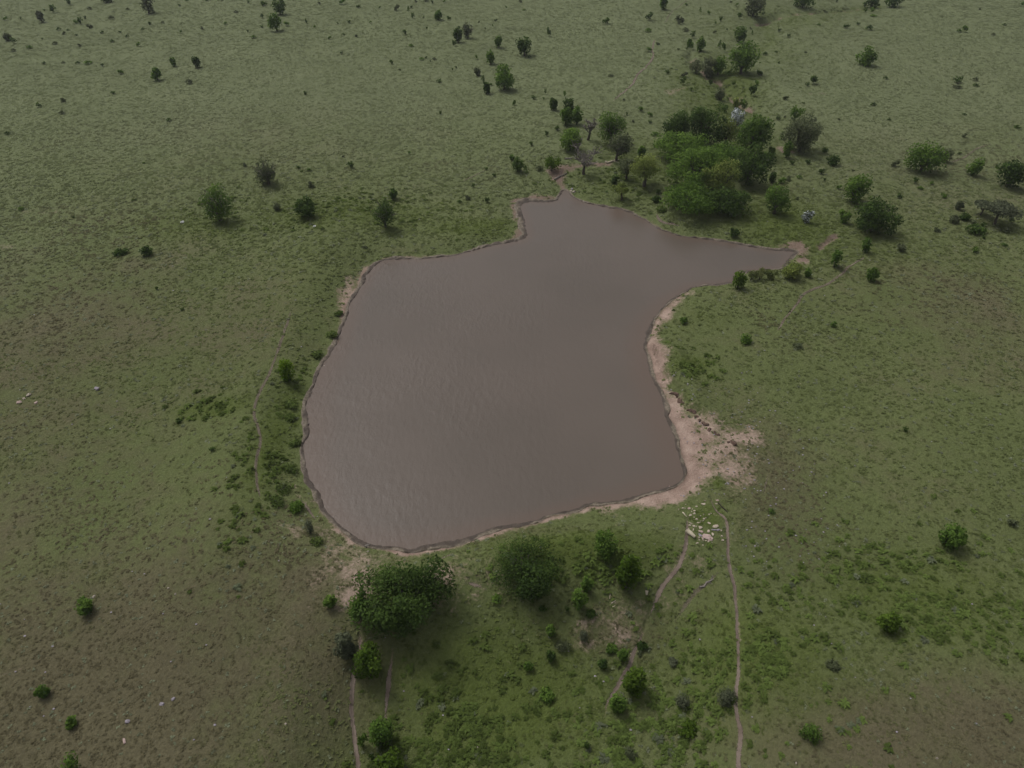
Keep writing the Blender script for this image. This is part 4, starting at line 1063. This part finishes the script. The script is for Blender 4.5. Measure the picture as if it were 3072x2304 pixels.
# small shrubs: outlines measured in enlarged tiles (tile corner, then boxes in tile units)
TILES = [
 ((0,0), [(420,60,460,110),(550,0,590,45),(95,325,130,365),(1540,665,1590,700),(975,585,1015,620),(30,150,60,175),(900,140,940,165),(725,205,760,240),(650,160,685,205),
  (615,175,650,200),(470,235,500,255),(520,265,545,290),(625,285,645,300),(835,262,860,282),(550,245,575,258),(985,260,1005,275),(1040,295,1065,312),(1170,235,1195,250),
  (1225,187,1255,208),(915,335,945,355),(1135,360,1165,390),(1490,255,1510,280),(1668,222,1690,250),(1940,92,1970,108),(1858,188,1885,208),(2045,253,2065,270),(2085,300,2120,322),
  (225,387,258,410),(95,410,125,430),(437,352,470,375),(643,365,668,390),(630,515,660,535),(700,512,750,537),(840,533,865,555),(355,515,380,535),(510,515,535,528),
  (915,760,948,785),(505,815,545,850),(300,862,335,893),(490,925,530,950),(1380,985,1418,1010),(38,1097,75,1122),(1180,1345,1200,1362),(2015,1350,2050,1385),(700,140,720,165),
  (725,65,755,85),(355,80,372,95),(1045,70,1068,85),(1475,38,1495,55),(1700,0,1725,14),(2050,10,2070,30),(2165,22,2205,52),(1535,0,1560,12),(1830,0,1850,10),(1335,180,1360,195),(340,318,355,330),(170,150,182,165)]),
 ((760,0), [(250,185,292,220),(65,120,92,155),(65,18,105,52),(55,212,80,232),(430,165,447,200),(535,15,555,38),(715,5,760,42),(855,45,890,70),(785,172,812,197),(960,178,980,197),
  (690,188,705,202),(1170,42,1215,95),(1275,60,1298,95),(1305,48,1325,75),(1310,115,1335,158),(1605,140,1635,170),(1405,138,1420,155),(1330,0,1355,22),(1410,0,1450,18),(1470,8,1492,35),(1575,5,1597,25),
  (740,278,760,298),(840,288,865,312),(622,305,648,330),(1235,255,1270,292),(1650,340,1685,388),(1890,635,1920,688),(720,430,745,455),(1125,503,1160,540),(1378,480,1415,502),(1485,480,1515,500),
  (1425,470,1447,490),(1460,500,1475,515),(1290,370,1325,390),(1205,570,1222,588),(1640,565,1660,585),(1668,552,1688,572),(1520,660,1560,690),(410,760,445,790),(1540,925,1565,955),(2150,835,2178,878),
  (1280,1255,1305,1285),(735,1285,757,1310),(775,1345,832,1402),(360,1378,388,1405),(440,1395,475,1425),(455,1500,500,1560),(2000,160,2025,185),(1865,175,1882,192),(1980,205,1992,222),(1915,230,1930,242),
  (1915,1388,1950,1415),(1980,1435,2012,1468),(1810,1520,1840,1560),(2125,1285,2170,1330),(1840,460,1858,495),(1965,690,1985,715),(500,215,520,235),(1040,55,1060,75),(2090,55,2105,72),(1430,225,1445,245)]),
 ((760,560), [(1755,65,1805,112),(1920,85,1962,140),(1690,112,1730,138),(325,335,345,360),(460,0,510,12),(905,490,940,515)]),
 ((0,560), [(150,175,190,200),(1290,830,1320,860),(1495,1005,1525,1030),(600,250,620,265)]),
 ((1520,0), [(1160,115,1212,175),(800,155,857,203),(330,240,362,305),(1405,130,1462,203),(1150,240,1197,270),(1460,235,1505,265),(1475,30,1500,52),(1595,70,1617,100),(1658,95,1685,125),(1765,148,1795,183),
  (1905,110,1945,160),(1525,270,1560,320),(1520,355,1550,412),(1750,345,1785,395),(1780,365,1812,432),(1715,255,1740,280),(1240,350,1268,375),(1155,395,1200,432),(840,618,888,640),(1305,585,1350,620),
  (1450,598,1503,645),(1440,645,1480,705),(1520,730,1545,760),(1675,662,1705,712),(2075,590,2118,632),(2060,672,2095,712),(1810,652,1870,690),(1995,730,2055,830),(1790,880,1835,940),(1035,990,1060,1020),
  (1170,935,1210,970),(1085,885,1132,930),(985,935,1005,960),(1175,1000,1205,1030),(1200,1095,1265,1130),(1295,1020,1330,1060),(320,1085,350,1135),(470,760,495,805),(310,745,330,785),(205,795,245,830),
  (295,810,315,830),(50,838,77,878),(180,1175,220,1215),(405,1045,445,1090),(175,462,200,488),(960,815,980,838),(100,0,125,25),(130,78,155,90),(135,1375,175,1440),(240,1375,300,1420),(1900,30,1920,55),
  (1850,10,1868,28),(2115,75,2135,95),(2120,105,2140,130),(2010,225,2030,245),(2025,260,2045,290),(1725,185,1742,208),(1820,238,1835,252),(1485,395,1500,418),(1410,400,1430,415),(25,1290,70,1335),(1940,830,1990,900),(1860,740,1890,775)]),
 ((2272,0), [(525,1220,575,1280),(1120,1330,1175,1390),(180,1100,220,1160),(270,1330,305,1370),(395,1320,435,1365),(515,1400,565,1455),(660,1540,700,1575),(240,1460,285,1505),(330,1455,370,1485),(180,1480,240,1530),
  (905,220,955,255),(720,210,762,242),(430,630,485,700),(400,690,430,718),(215,795,255,835),(945,855,985,882),(1050,640,1082,662),(1635,650,1690,695),(1795,650,1830,675),(1640,718,1695,738),(1800,700,1838,722),
  (1695,225,1735,270),(1660,250,1690,270),(885,75,910,105),(940,70,975,102),(945,125,985,143),(870,30,905,65),(2040,200,2065,215),(1945,280,1970,297),(1840,70,1855,85),(170,240,195,270),(245,285,268,318),
  (45,435,85,462),(145,425,170,440),(390,430,412,443),(0,590,40,630),(170,515,190,530),(155,965,190,1000),(1705,1110,1740,1145),(1705,942,1735,958),(660,978,685,998),(2140,1045,2180,1070),(1295,1475,1330,1525),
  (1335,1550,1370,1575),(1435,1510,1465,1535),(1665,1265,1690,1285),(1530,1610,1575,1645),(1155,1610,1195,1650),(785,1405,805,1422),(545,1480,570,1505),(500,200,525,215),(645,0,665,25),(825,190,850,210),(2185,25,2212,55),(220,960,240,980),(1080,985,1110,1002)]),
 ((2272,460), [(1790,785,1835,830),(2035,625,2095,665),(1760,545,1810,585),(1860,580,1905,615),(1470,615,1520,655),(2085,535,2120,580),(1860,690,1890,715),(2030,750,2075,775),(610,1400,660,1450),(300,1580,380,1625),(320,360,350,390)]),
 ((1520,460), [(1235,300,1285,340),(1370,1290,1400,1310),(820,310,840,330),(765,205,785,225)]),
 ((0,1130), [(1450,345,1505,390),(1735,585,1780,630)]),
 ((2272,1050), [(2080,1400,2150,1460),(90,1320,150,1360),(1200,640,1245,680)]),
 ((760,1704), [(1980,230,2060,290),(875,1290,950,1500),(960,1540,1000,1600)]),
 ((1520,1704), [(260,320,325,385),(480,330,525,380),(150,785,220,850),(640,1450,690,1510),(1085,690,1130,730)]),
]
TS = 800.0 / 2212.0
def shrub_proto(kind, seed, shape):
    r = np.random.default_rng(seed)
    n = 130
    if shape == 'cone':
        t = r.random(n) ** .8; a = r.uniform(0, 6.283, n); rad = (1 - t) * .5 * np.sqrt(r.uniform(.3, 1, n)) + .03
        C = np.stack([rad * np.cos(a), rad * np.sin(a), t * .98], -1); out = np.stack([np.cos(a), np.sin(a), .4 * np.ones(n)], -1)
    elif shape == 'spread':
        a = r.uniform(0, 6.283, n); q = r.random(n)
        C = np.stack([q * .5 * np.cos(a), q * .5 * np.sin(a), .1 + .9 * np.sqrt(1 - q * q * .85) * r.uniform(.3, 1, n)], -1); out = np.stack([np.cos(a), np.sin(a), .3 * np.ones(n)], -1)
    else:
        L = r.uniform(-.26, .26, (5, 3)); L[:, 2] = r.uniform(.3, .75, 5)
        e = r.normal(0, 1, (n, 3)); e /= np.linalg.norm(e, axis=1)[:, None]
        C = L[r.integers(0, 5, n)] + e * r.uniform(.12, .28, n)[:, None]; out = e
    C[:, 2] = np.clip(C[:, 2], .02, 1.1)
    V, F = leaf_quads(C, out, .24, r, -.1, .6, .3)
    V[:, 2] = np.maximum(V[:, 2], 0)
    tint = np.repeat(np.clip(r.normal(.45, .22, n), 0, 1), 4)
    nn = out + np.array((0, 0, .3)); nn = np.repeat(nn / (np.linalg.norm(nn, axis=1)[:, None] + 1e-9), 4, 0)
    return mesh_np('shrub', V, F, M[kind], False, {'tint': ('FLOAT', tint), 'nrm': ('FLOAT_VECTOR', nn)})
PROTO = [shrub_proto(k, 900 + i, s) for i, (k, s) in enumerate([('dense','round'),('dense','cone'),('dense','spread'),('mid','round'),('dense','round'),('grey','round'),('mid','cone'),('grey','spread'),('dense','round'),('mid','spread')])]
ORD = ['nearest','second nearest','third nearest','fourth nearest','fifth nearest','sixth nearest','seventh nearest','eighth nearest','ninth nearest','tenth nearest'] + ['%dth nearest' % k for k in range(11, 60)]
def where_labels(items, land, noun, sizes):
    """a label for each of many look-alikes: how many-th nearest it is on which side of a landmark"""
    out = []
    def side(dx, dy):
        return ('left of' if dx < 0 else 'right of') if abs(dx) > abs(dy) else ('above' if dy < 0 else 'below')
    for i, (x, y) in enumerate(items):
        k = min(range(len(land)), key=lambda q: math.hypot(x - land[q][0], y - land[q][1]))
        lx, ly, short = land[k]
        sd_ = side(x - lx, y - ly)
        me_ = math.hypot(x - lx, y - ly)
        rank = sum(1 for j, (a, b) in enumerate(items) if j != i and side(a - lx, b - ly) == sd_ and (math.hypot(a - lx, b - ly), j) < (me_, i))
        out.append('%s %s, %s %s the %s' % (sizes[i], noun, ORD[rank], sd_, short))
    return out
items = []; boxes = []
for (ox, oy), bl in TILES:
    for b in bl:
        q = (ox + b[0] * TS, oy + b[1] * TS, ox + b[2] * TS, oy + b[3] * TS)
        items.append(((q[0] + q[2]) / 2, (q[1] + q[3]) / 2)); boxes.append(q)
labs = where_labels(items, LAND, 'shrub', ['tiny dark' if (q[2] - q[0]) < 14 else 'small dark' for q in boxes])
rs = random.Random(5)
for q, lab in zip(boxes, labs):
    gx, gy, g0 = ground_at((q[0] + q[2]) / 2, q[3] - 1)
    s = mpp(gx, gy, g0); sdp = (CAM_H - g0) / (s * FPX); cdp = math.sqrt(1 - sdp * sdp)
    w = (q[2] - q[0]) * s
    h = max(((q[3] - q[1]) * s - w * .55 * sdp) / cdp, .35 * w)
    h = min(h, 2.0 * w)
    asp = h / w
    pool = (0, 3, 8, 6) if asp > 1.25 else ((2, 7, 9) if asp < .6 else (0, 3, 4, 5, 8))
    o = obj('shrub', PROTO[rs.choice(pool)], None, (gx, gy + w * .25, gz(gx, gy + w * .25) - .02))
    o.scale = (w * 1.08, w * 1.08, h * 1.05); o.rotation_euler = (0, 0, rs.uniform(0, 6.28))
    tag(o, lab, 'shrub', 'small shrubs dotted over the pasture')
# ------------------------------------------------------------------ bare dead trees
def dead_tree(label, base, top_h, spread, seed, lean=(0, 0)):
    r = np.random.default_rng(seed)
    gx, gy, g0 = ground_at(*base); s = mpp(gx, gy, g0)
    H = top_h * s / .93; W = spread * s
    root = empty('dead_tree', (gx, gy, g0 - .02))
    fork = np.array((lean[0] * W * .3, lean[1], H * .3))
    tv, tf = tubes([(bend((0, 0, -.1), fork, r, 3, .04), np.linspace(.2, .14, 4))], 7)
    trunk = obj('trunk', mesh_np('trunk', tv, tf, M['bark'], True), root)
    for k in range(7):
        a = 2 * math.pi * k / 7 + r.uniform(-.3, .3)
        e = np.array((math.cos(a) * W * .5 * r.uniform(.6, 1.), math.sin(a) * W * .5 * r.uniform(.4, .9), H * r.uniform(.5, 1.0))) + np.array((lean[0] * W * .3, 0, 0))
        P = bend(fork, e, r, 5, .07, .06)
        lines = [(P, np.linspace(.10, .035, 6))]
        lv, lf = tubes(lines, 5)
        limb = obj('limb', mesh_np('limb', lv, lf, M['dead'], True), root)
        tw = []
        for _ in range(20):
            q = P[r.integers(2, 6)]; v = r.normal(0, 1, 3); v[2] = abs(v[2]) * .7 + .1; v /= np.linalg.norm(v)
            tw.append((bend(q, q + v * W * r.uniform(.12, .3), r, 3, .09), np.linspace(.045, .02, 4)))
        tv, tf = tubes(tw, 4)
        obj('twigs', mesh_np('twigs', tv, tf, M['dead'], True), limb)
    tag(root, label, 'dead tree', 'bare dead trees at the inlet')
dead_tree('bare grey dead tree with wide spreading branches beside the muddy inlet', (1751, 523), 80, 85, 501)
dead_tree('thin bare dead tree behind, between the three-lobed clump and the dark tree', (1763, 420), 64, 36, 502, (.5, 0))
dead_tree('small bleached dead sapling at the foot of the broad dark inlet tree', (1733, 450), 34, 28, 503)

# ------------------------------------------------------------------ fallen wood
def stick(name, label, cat, a, b, rad, mat, fork=0, group='fallen wood lying on the ground', seed=1):
    r = np.random.default_rng(seed)
    A = ground_at(*a); B = ground_at(*b)
    A = np.array((A[0], A[1], A[2] + rad * .7)); B = np.array((B[0], B[1], B[2] + rad * .9))
    P = bend(A, B, r, 4, .03)
    P[:, 2] = [gz(p[0], p[1]) + rad * .75 for p in P]
    o = P[0].copy()
    tv, tf = tubes([(P - o, np.linspace(rad * 1.1, rad * .55, 5))], 7)
    root = obj(name, mesh_np(name, tv, tf, M[mat], True), None, tuple(o))
    for k in range(fork):
        q = P[2 + k % 2] - o; v = (B - A) / np.linalg.norm(B - A); w = np.array((-v[1], v[0], .15)) * (1 if k % 2 else -1)
        tv, tf = tubes([(bend(q, q + (v + w) * np.linalg.norm(B - A) * .28, r, 3, .05), np.linspace(rad * .5, rad * .2, 4))], 5)
        obj('side_branch', mesh_np('side_branch', tv, tf, M[mat], True), root)
    return tag(root, label, cat, group)
stick('fallen_branch', 'thin dark pole lying on bare soil right of the spillway stones', 'branch', (2154,1509), (2182,1537), .05, 'black', 0, seed=2)
stick('fallen_branch', 'pale stick at the left edge of the spillway stones', 'branch', (2047,1538), (2060,1551), .045, 'straw', 0, seed=3)
stick('fallen_log', 'long bleached log lying across the left path by the spillway stones', 'log', (2060,1594), (2084,1615), .17, 'straw', 0, seed=4)
stick('fallen_branch', 'thin upright-looking pale stick, uppermost of the three below the dam bushes', 'branch', (1831,1775), (1829,1798), .035, 'straw', 0, seed=5)
stick('fallen_branch', 'curved pale stick, middle of the three below the dam bushes', 'branch', (1834,1811), (1847,1802), .03, 'straw', 1, seed=6)
stick('fallen_branch', 'short pale stick, lowest of the three below the dam bushes', 'branch', (1836,1822), (1846,1818), .03, 'straw', 0, seed=7)
stick('fallen_log', 'stubby cream-coloured log on the bare patch left of the spillway path', 'log', (1940,1774), (1940,1787), .10, 'straw', 0, seed=8)
stick('fallen_log', 'grey log at the pond\'s bottom left shore', 'log', (1096,1642), (1109,1636), .09, 'dead', 0, seed=9)
stick('fallen_branch', 'forked fallen branch on grass below the half-bare willow', 'branch', (1819,491), (1856,480), .12, 'straw', 2, seed=10)
stick('fallen_branch', 'long dead limb on the grass left of the spreading dead tree', 'branch', (1694,478), (1718,476), .10, 'dead', 1, seed=11)
stick('fallen_branch', 'bleached curved root edging the muddy inlet channel', 'branch', (1664,540), (1700,521), .10, 'dead', 0, seed=12)
stick('fallen_branch', 'pale forked stick on the weedy ground right of the spillway path', 'branch', (2098,1762), (2140,1738), .06, 'dead', 2, seed=13)
stick('driftwood', 'short black piece of driftwood in the water at the left shore', 'driftwood', (923,1277), (929,1273), .05, 'black', 1, seed=14)

# ------------------------------------------------------------------ stones
def rock_mesh(w, d, h, mat, seed, flatn=.6):
    r = random.Random(seed)
    bm = bmesh.new()
    for _ in range(18):
        v = Vector((r.gauss(0, 1), r.gauss(0, 1), r.gauss(0, 1) * .8)); v.normalize(); v *= r.uniform(.82, 1.0)
        v = Vector((max(-.72, min(.72, v.x)) / .72, max(-.72, min(.72, v.y)) / .72, max(-flatn, min(flatn, v.z)) / flatn))
        bm.verts.new((v.x * w / 2, v.y * d / 2, (v.z + .55) * h / 1.55))
    bmesh.ops.convex_hull(bm, input=list(bm.verts))
    for v in [v for v in bm.verts if not v.link_faces]: bm.verts.remove(v)
    bmesh.ops.bevel(bm, geom=list(bm.edges), offset=min(w, d, h) * .06, segments=1, affect='EDGES')
    me = bpy.data.meshes.new('boulder'); bm.to_mesh(me); bm.free()
    me.materials.append(M[mat])
    return me
Z2 = 240.0 / 2212.0
ROCKS = [(1010,458,110,75,0,'stone'),(1060,385,60,25,0,'pink'),(620,590,90,60,0,'pink'),(440,595,60,40,30,'stone'),(500,597,50,25,0,'stone'),(350,615,60,30,0,'pink'),(530,490,30,25,0,'stone'),(825,540,55,40,0,'stone'),
 (705,620,40,25,0,'stone'),(690,685,45,30,30,'stone'),(770,660,70,40,0,'stone'),(757,730,75,55,0,'stone'),(650,780,110,45,25,'stone'),(755,840,35,50,0,'stone'),(1020,760,35,40,0,'stone'),(1170,760,50,40,0,'stone'),
 (1225,740,35,25,0,'stone'),(935,805,35,30,0,'stone'),(830,890,75,45,-20,'stone'),(1030,880,65,50,0,'stone'),(1085,858,30,25,0,'stone'),(890,995,105,28,0,'stone'),(940,950,45,20,15,'stone'),(1010,943,60,20,20,'stone'),
 (1175,995,90,60,-30,'stone'),(1340,1075,170,95,10,'stone'),(750,1080,80,60,0,'stone'),(820,1090,30,40,0,'stone'),(640,1060,80,40,-10,'stone'),(660,1010,120,35,-20,'stone'),(935,1110,100,90,0,'stone'),(735,1190,85,30,80,'stone'),
 (1155,1210,70,80,0,'stone'),(560,1190,65,85,0,'lilac'),(945,1225,120,70,-15,'pink'),(920,1325,130,70,-50,'lilac'),(975,1410,90,70,0,'pink'),(1270,1300,100,60,-70,'stone'),(1240,1400,80,90,0,'pink'),(1205,1475,140,45,12,'pink'),
 (1150,1512,50,40,0,'stone'),(1085,1482,45,35,0,'stone'),(1015,1488,50,25,0,'stone'),(905,1462,50,35,0,'stone'),(888,1395,50,40,0,'pink'),(1530,1355,65,40,0,'stone'),(1550,1465,90,50,5,'stone'),(1515,1205,60,45,0,'stone'),
 (845,1555,75,35,15,'stone'),(1005,1605,40,40,0,'stone'),(1245,1535,35,25,0,'stone'),(1400,368,90,40,0,'pink'),(1360,470,80,35,-20,'stone'),(1310,1180,150,50,0,'lilac'),(1420,1180,110,60,10,'lilac'),(1100,1345,215,150,-10,'pink')]
rl = [(2000 + q[0] * Z2, 1460 + q[1] * Z2) for q in ROCKS]
rland = [(rl[-1][0], rl[-1][1], 'biggest pink spillway slab'), (rl[25][0], rl[25][1], 'square pale slab above it'), (rl[0][0], rl[0][1], 'round topmost spillway boulder'), (rl[11][0], rl[11][1], 'middle left spillway boulder')]
rlab = where_labels(rl, rland, 'stone', ['pale' if q[5] == 'stone' else ('pinkish' if q[5] == 'pink' else 'grey') for q in ROCKS])
rlab[-1] = 'biggest pink slab at the lower end of the spillway stones'
rlab[25] = 'square pale slab on the right side of the spillway stones'
rlab[0] = 'round pale boulder topmost among the spillway stones'
rlab[11] = 'rounded pale boulder in the middle left of the spillway stones'
for i, (q, lab) in enumerate(zip(ROCKS, rlab)):
    gx, gy, g0 = ground_at(2000 + q[0] * Z2, 1460 + (q[1] + q[3] * .3) * Z2); s = mpp(gx, gy, g0) * Z2
    w = q[2] * s; d = max(q[3] * s * 1.05, w * .3); h = max(.07, min(w, d) * .42)
    o = obj('boulder', rock_mesh(w, d, h, q[5], 300 + i), None, (gx, gy, g0 - h * .12))
    o.rotation_euler = (0, 0, R(q[4]) + random.Random(i).uniform(-.15, .15))
    tag(o, lab, 'stone', 'stones scattered down the spillway')
LONE = [((485,2113),16,'lilac','larger of two lilac-grey flat stones on the brown ground at bottom left'),((519,2098),14,'lilac','smaller of two lilac-grey flat stones on the brown ground at bottom left'),
 ((371,2225),18,'pink','pinkish flat stone near the bottom left edge'),((383,2165),16,'lilac','grey flat stone above the pinkish one at bottom left'),((86,1186),16,'stone','pale top stone of the little outcrop at the left edge'),
 ((72,1196),12,'stone','pale middle stone of the little outcrop at the left edge'),((58,1208),15,'pink','pinkish left stone of the little outcrop at the left edge'),((108,1209),12,'pink','pinkish right stone of the little outcrop at the left edge'),
 ((292,1167),20,'lilac','lone grey boulder in the grass at middle left'),((947,1501),8,'stone','white stone at the waterline in the pond\'s lower left'),((973,1099),9,'stone','pale stone on the waterline along the upper left shore'),
 ((1712,573),12,'stone','left pale stone at the mouth of the inlet'),((1722,577),15,'stone','right pale stone at the mouth of the inlet'),((1716,568),12,'lilac','grey stone behind two pale ones at the inlet mouth'),
 ((1751,604),9,'stone','small pale stone on the waterline right of the inlet'),((1818,486),10,'stone','white stone beside the forked fallen branch'),((2008,1461),7,'pink','small pink stone in the shallows at the beach corner'),
 ((1104,1655),10,'stone','pale stone on bare soil at the bottom left shore'),((282,1790),12,'stone','white stone right above the compact lower left bush'),((526,1783),9,'stone','left white stone on the bare brown slope at lower left'),((505,1765),8,'stone','upper white stone on the bare brown slope at lower left'),
 ((1432,2245),10,'stone','bright white stone in the grass at the bottom centre'),((857,2172),9,'stone','white stone left of the near left path'),((2811,2275),8,'stone','white stone near the bottom right corner'),((2388,2290),8,'stone','white stone at the bottom edge below the patchy shrub'),
 ((1892,1962),6,'pink','tiny pink stone on the faint path by a green shrub')]
for i, (p, w, m, lab) in enumerate(LONE):
    if m == 'stone': m = 'dull'
    gx, gy, g0 = ground_at(*p); s = mpp(gx, gy, g0); ww = w * s * .8
    o = obj('stone', rock_mesh(ww, ww * .7, max(.08, ww * .38), m, 700 + i), None, (gx, gy, g0 - .02)); o.rotation_euler = (0, 0, i * 1.1)
    tag(o, lab, 'stone')

# clods broken off the small cut bank behind the beach
CL = [(2028,1183),(2034,1190),(2040,1197),(2048,1203),(2066,1226),(2073,1231),(2080,1236),(2090,1250),(2098,1262),(2110,1270),(2118,1274),(2128,1290),(2146,1300),(2153,1304),(2186,1326),(2200,1330),(2014,1180)]
cl_lab = where_labels(CL, [(2028,1183,'topmost clod of the beach cut bank'), (2200,1330,'lowest clod of the beach cut bank')], 'earth clod', ['dark'] * len(CL))
cl_lab[0] = 'dark earth clod, topmost dark lump of the beach cut bank'
cl_lab[15] = 'dark earth clod, lowest dark lump of the beach cut bank'
for i, (p, lab) in enumerate(zip(CL, cl_lab)):
    gx, gy, g0 = ground_at(*p); w = random.Random(i).uniform(.28, .6)
    o = obj('earth_clod', rock_mesh(w, w * .6, w * .45, 'clod', 820 + i, .8), None, (gx, gy, g0 - .05)); o.rotation_euler = (0, 0, R(-40) + i)
    tag(o, lab, 'clod', 'clods along the cut bank')

# ------------------------------------------------------------------ two white tubs
def tub(label, p, wpx):
    gx, gy, g0 = ground_at(*p); s = mpp(gx, gy, g0); rad = wpx * s / 2
    prof = [(.0, .0), (.78, .0), (.86, .10), (1.0, .62), (1.06, .66), (1.04, .70), (.94, .66), (.80, .16), (.0, .12)]
    V = []; F = []; K = 20
    for r_, z_ in prof:
        for k in range(K): V.append((r_ * rad * math.cos(2 * math.pi * k / K), r_ * rad * math.sin(2 * math.pi * k / K) * .96, z_ * rad))
    for i in range(len(prof) - 1):
        for k in range(K): F.append((i * K + k, i * K + (k + 1) % K, (i + 1) * K + (k + 1) % K, (i + 1) * K + k))
    o = empty('white_tub', (gx, gy, g0 - .01)); o.rotation_euler = (R(8), R(-6), .4)
    obj('bowl', mesh_np('bowl', V, F, M['white'], True), o)
    V = []; F = []
    for k in range(K):
        for j in range(5):
            a = 2 * math.pi * k / K; b = 2 * math.pi * j / 5
            V.append(((1.03 + .05 * math.cos(b)) * rad * math.cos(a), (1.03 + .05 * math.cos(b)) * rad * math.sin(a) * .96, (.70 + .05 * math.sin(b)) * rad))
            F.append((k * 5 + j, ((k + 1) % K) * 5 + j, ((k + 1) % K) * 5 + (j + 1) % 5, k * 5 + (j + 1) % 5))
    obj('rim', mesh_np('rim', V, F, M['white'], True), o)
    tag(o, label, 'tub', 'white tubs lying in the grass')
tub('small white tub in the grass left of the twiggy tree', (548, 668), 9)
tub('small white tub in the grass below the dark upright bush', (944, 680), 8)
def build_haze():
    m, nt, out = new_mat('haze_air')
    pv = N(nt, 'ShaderNodeVolumePrincipled')
    pv.inputs['Color'].default_value = (.86, .90, .95, 1)
    pv.inputs['Density'].default_value = HAZE
    pv.inputs['Anisotropy'].default_value = 0.2
    nt.links.new(pv.outputs[0], out.inputs['Volume'])
    a, z0, z1 = 6500.0, -6.0, CAM_H + 2
    v = [(x, y, z) for z in (z0, z1) for y in (-a, a) for x in (-a, a)]
    f = [(0, 2, 3, 1), (4, 5, 7, 6), (0, 1, 5, 4), (2, 6, 7, 3), (0, 4, 6, 2), (1, 3, 7, 5)]
    tag(obj('haze', mesh_np('haze', v, f, m)), 'thin pale haze hanging over the whole pasture', 'haze', kind='stuff')
HAZE = 0.00028
build_haze()
print('objects', len(bpy.data.objects), 'tris', sum(sum(len(p.vertices) - 2 for p in m.polygons) if len(m.polygons) < 5 else sum([len(m.loops) - 2 * len(m.polygons)]) for m in bpy.data.meshes))
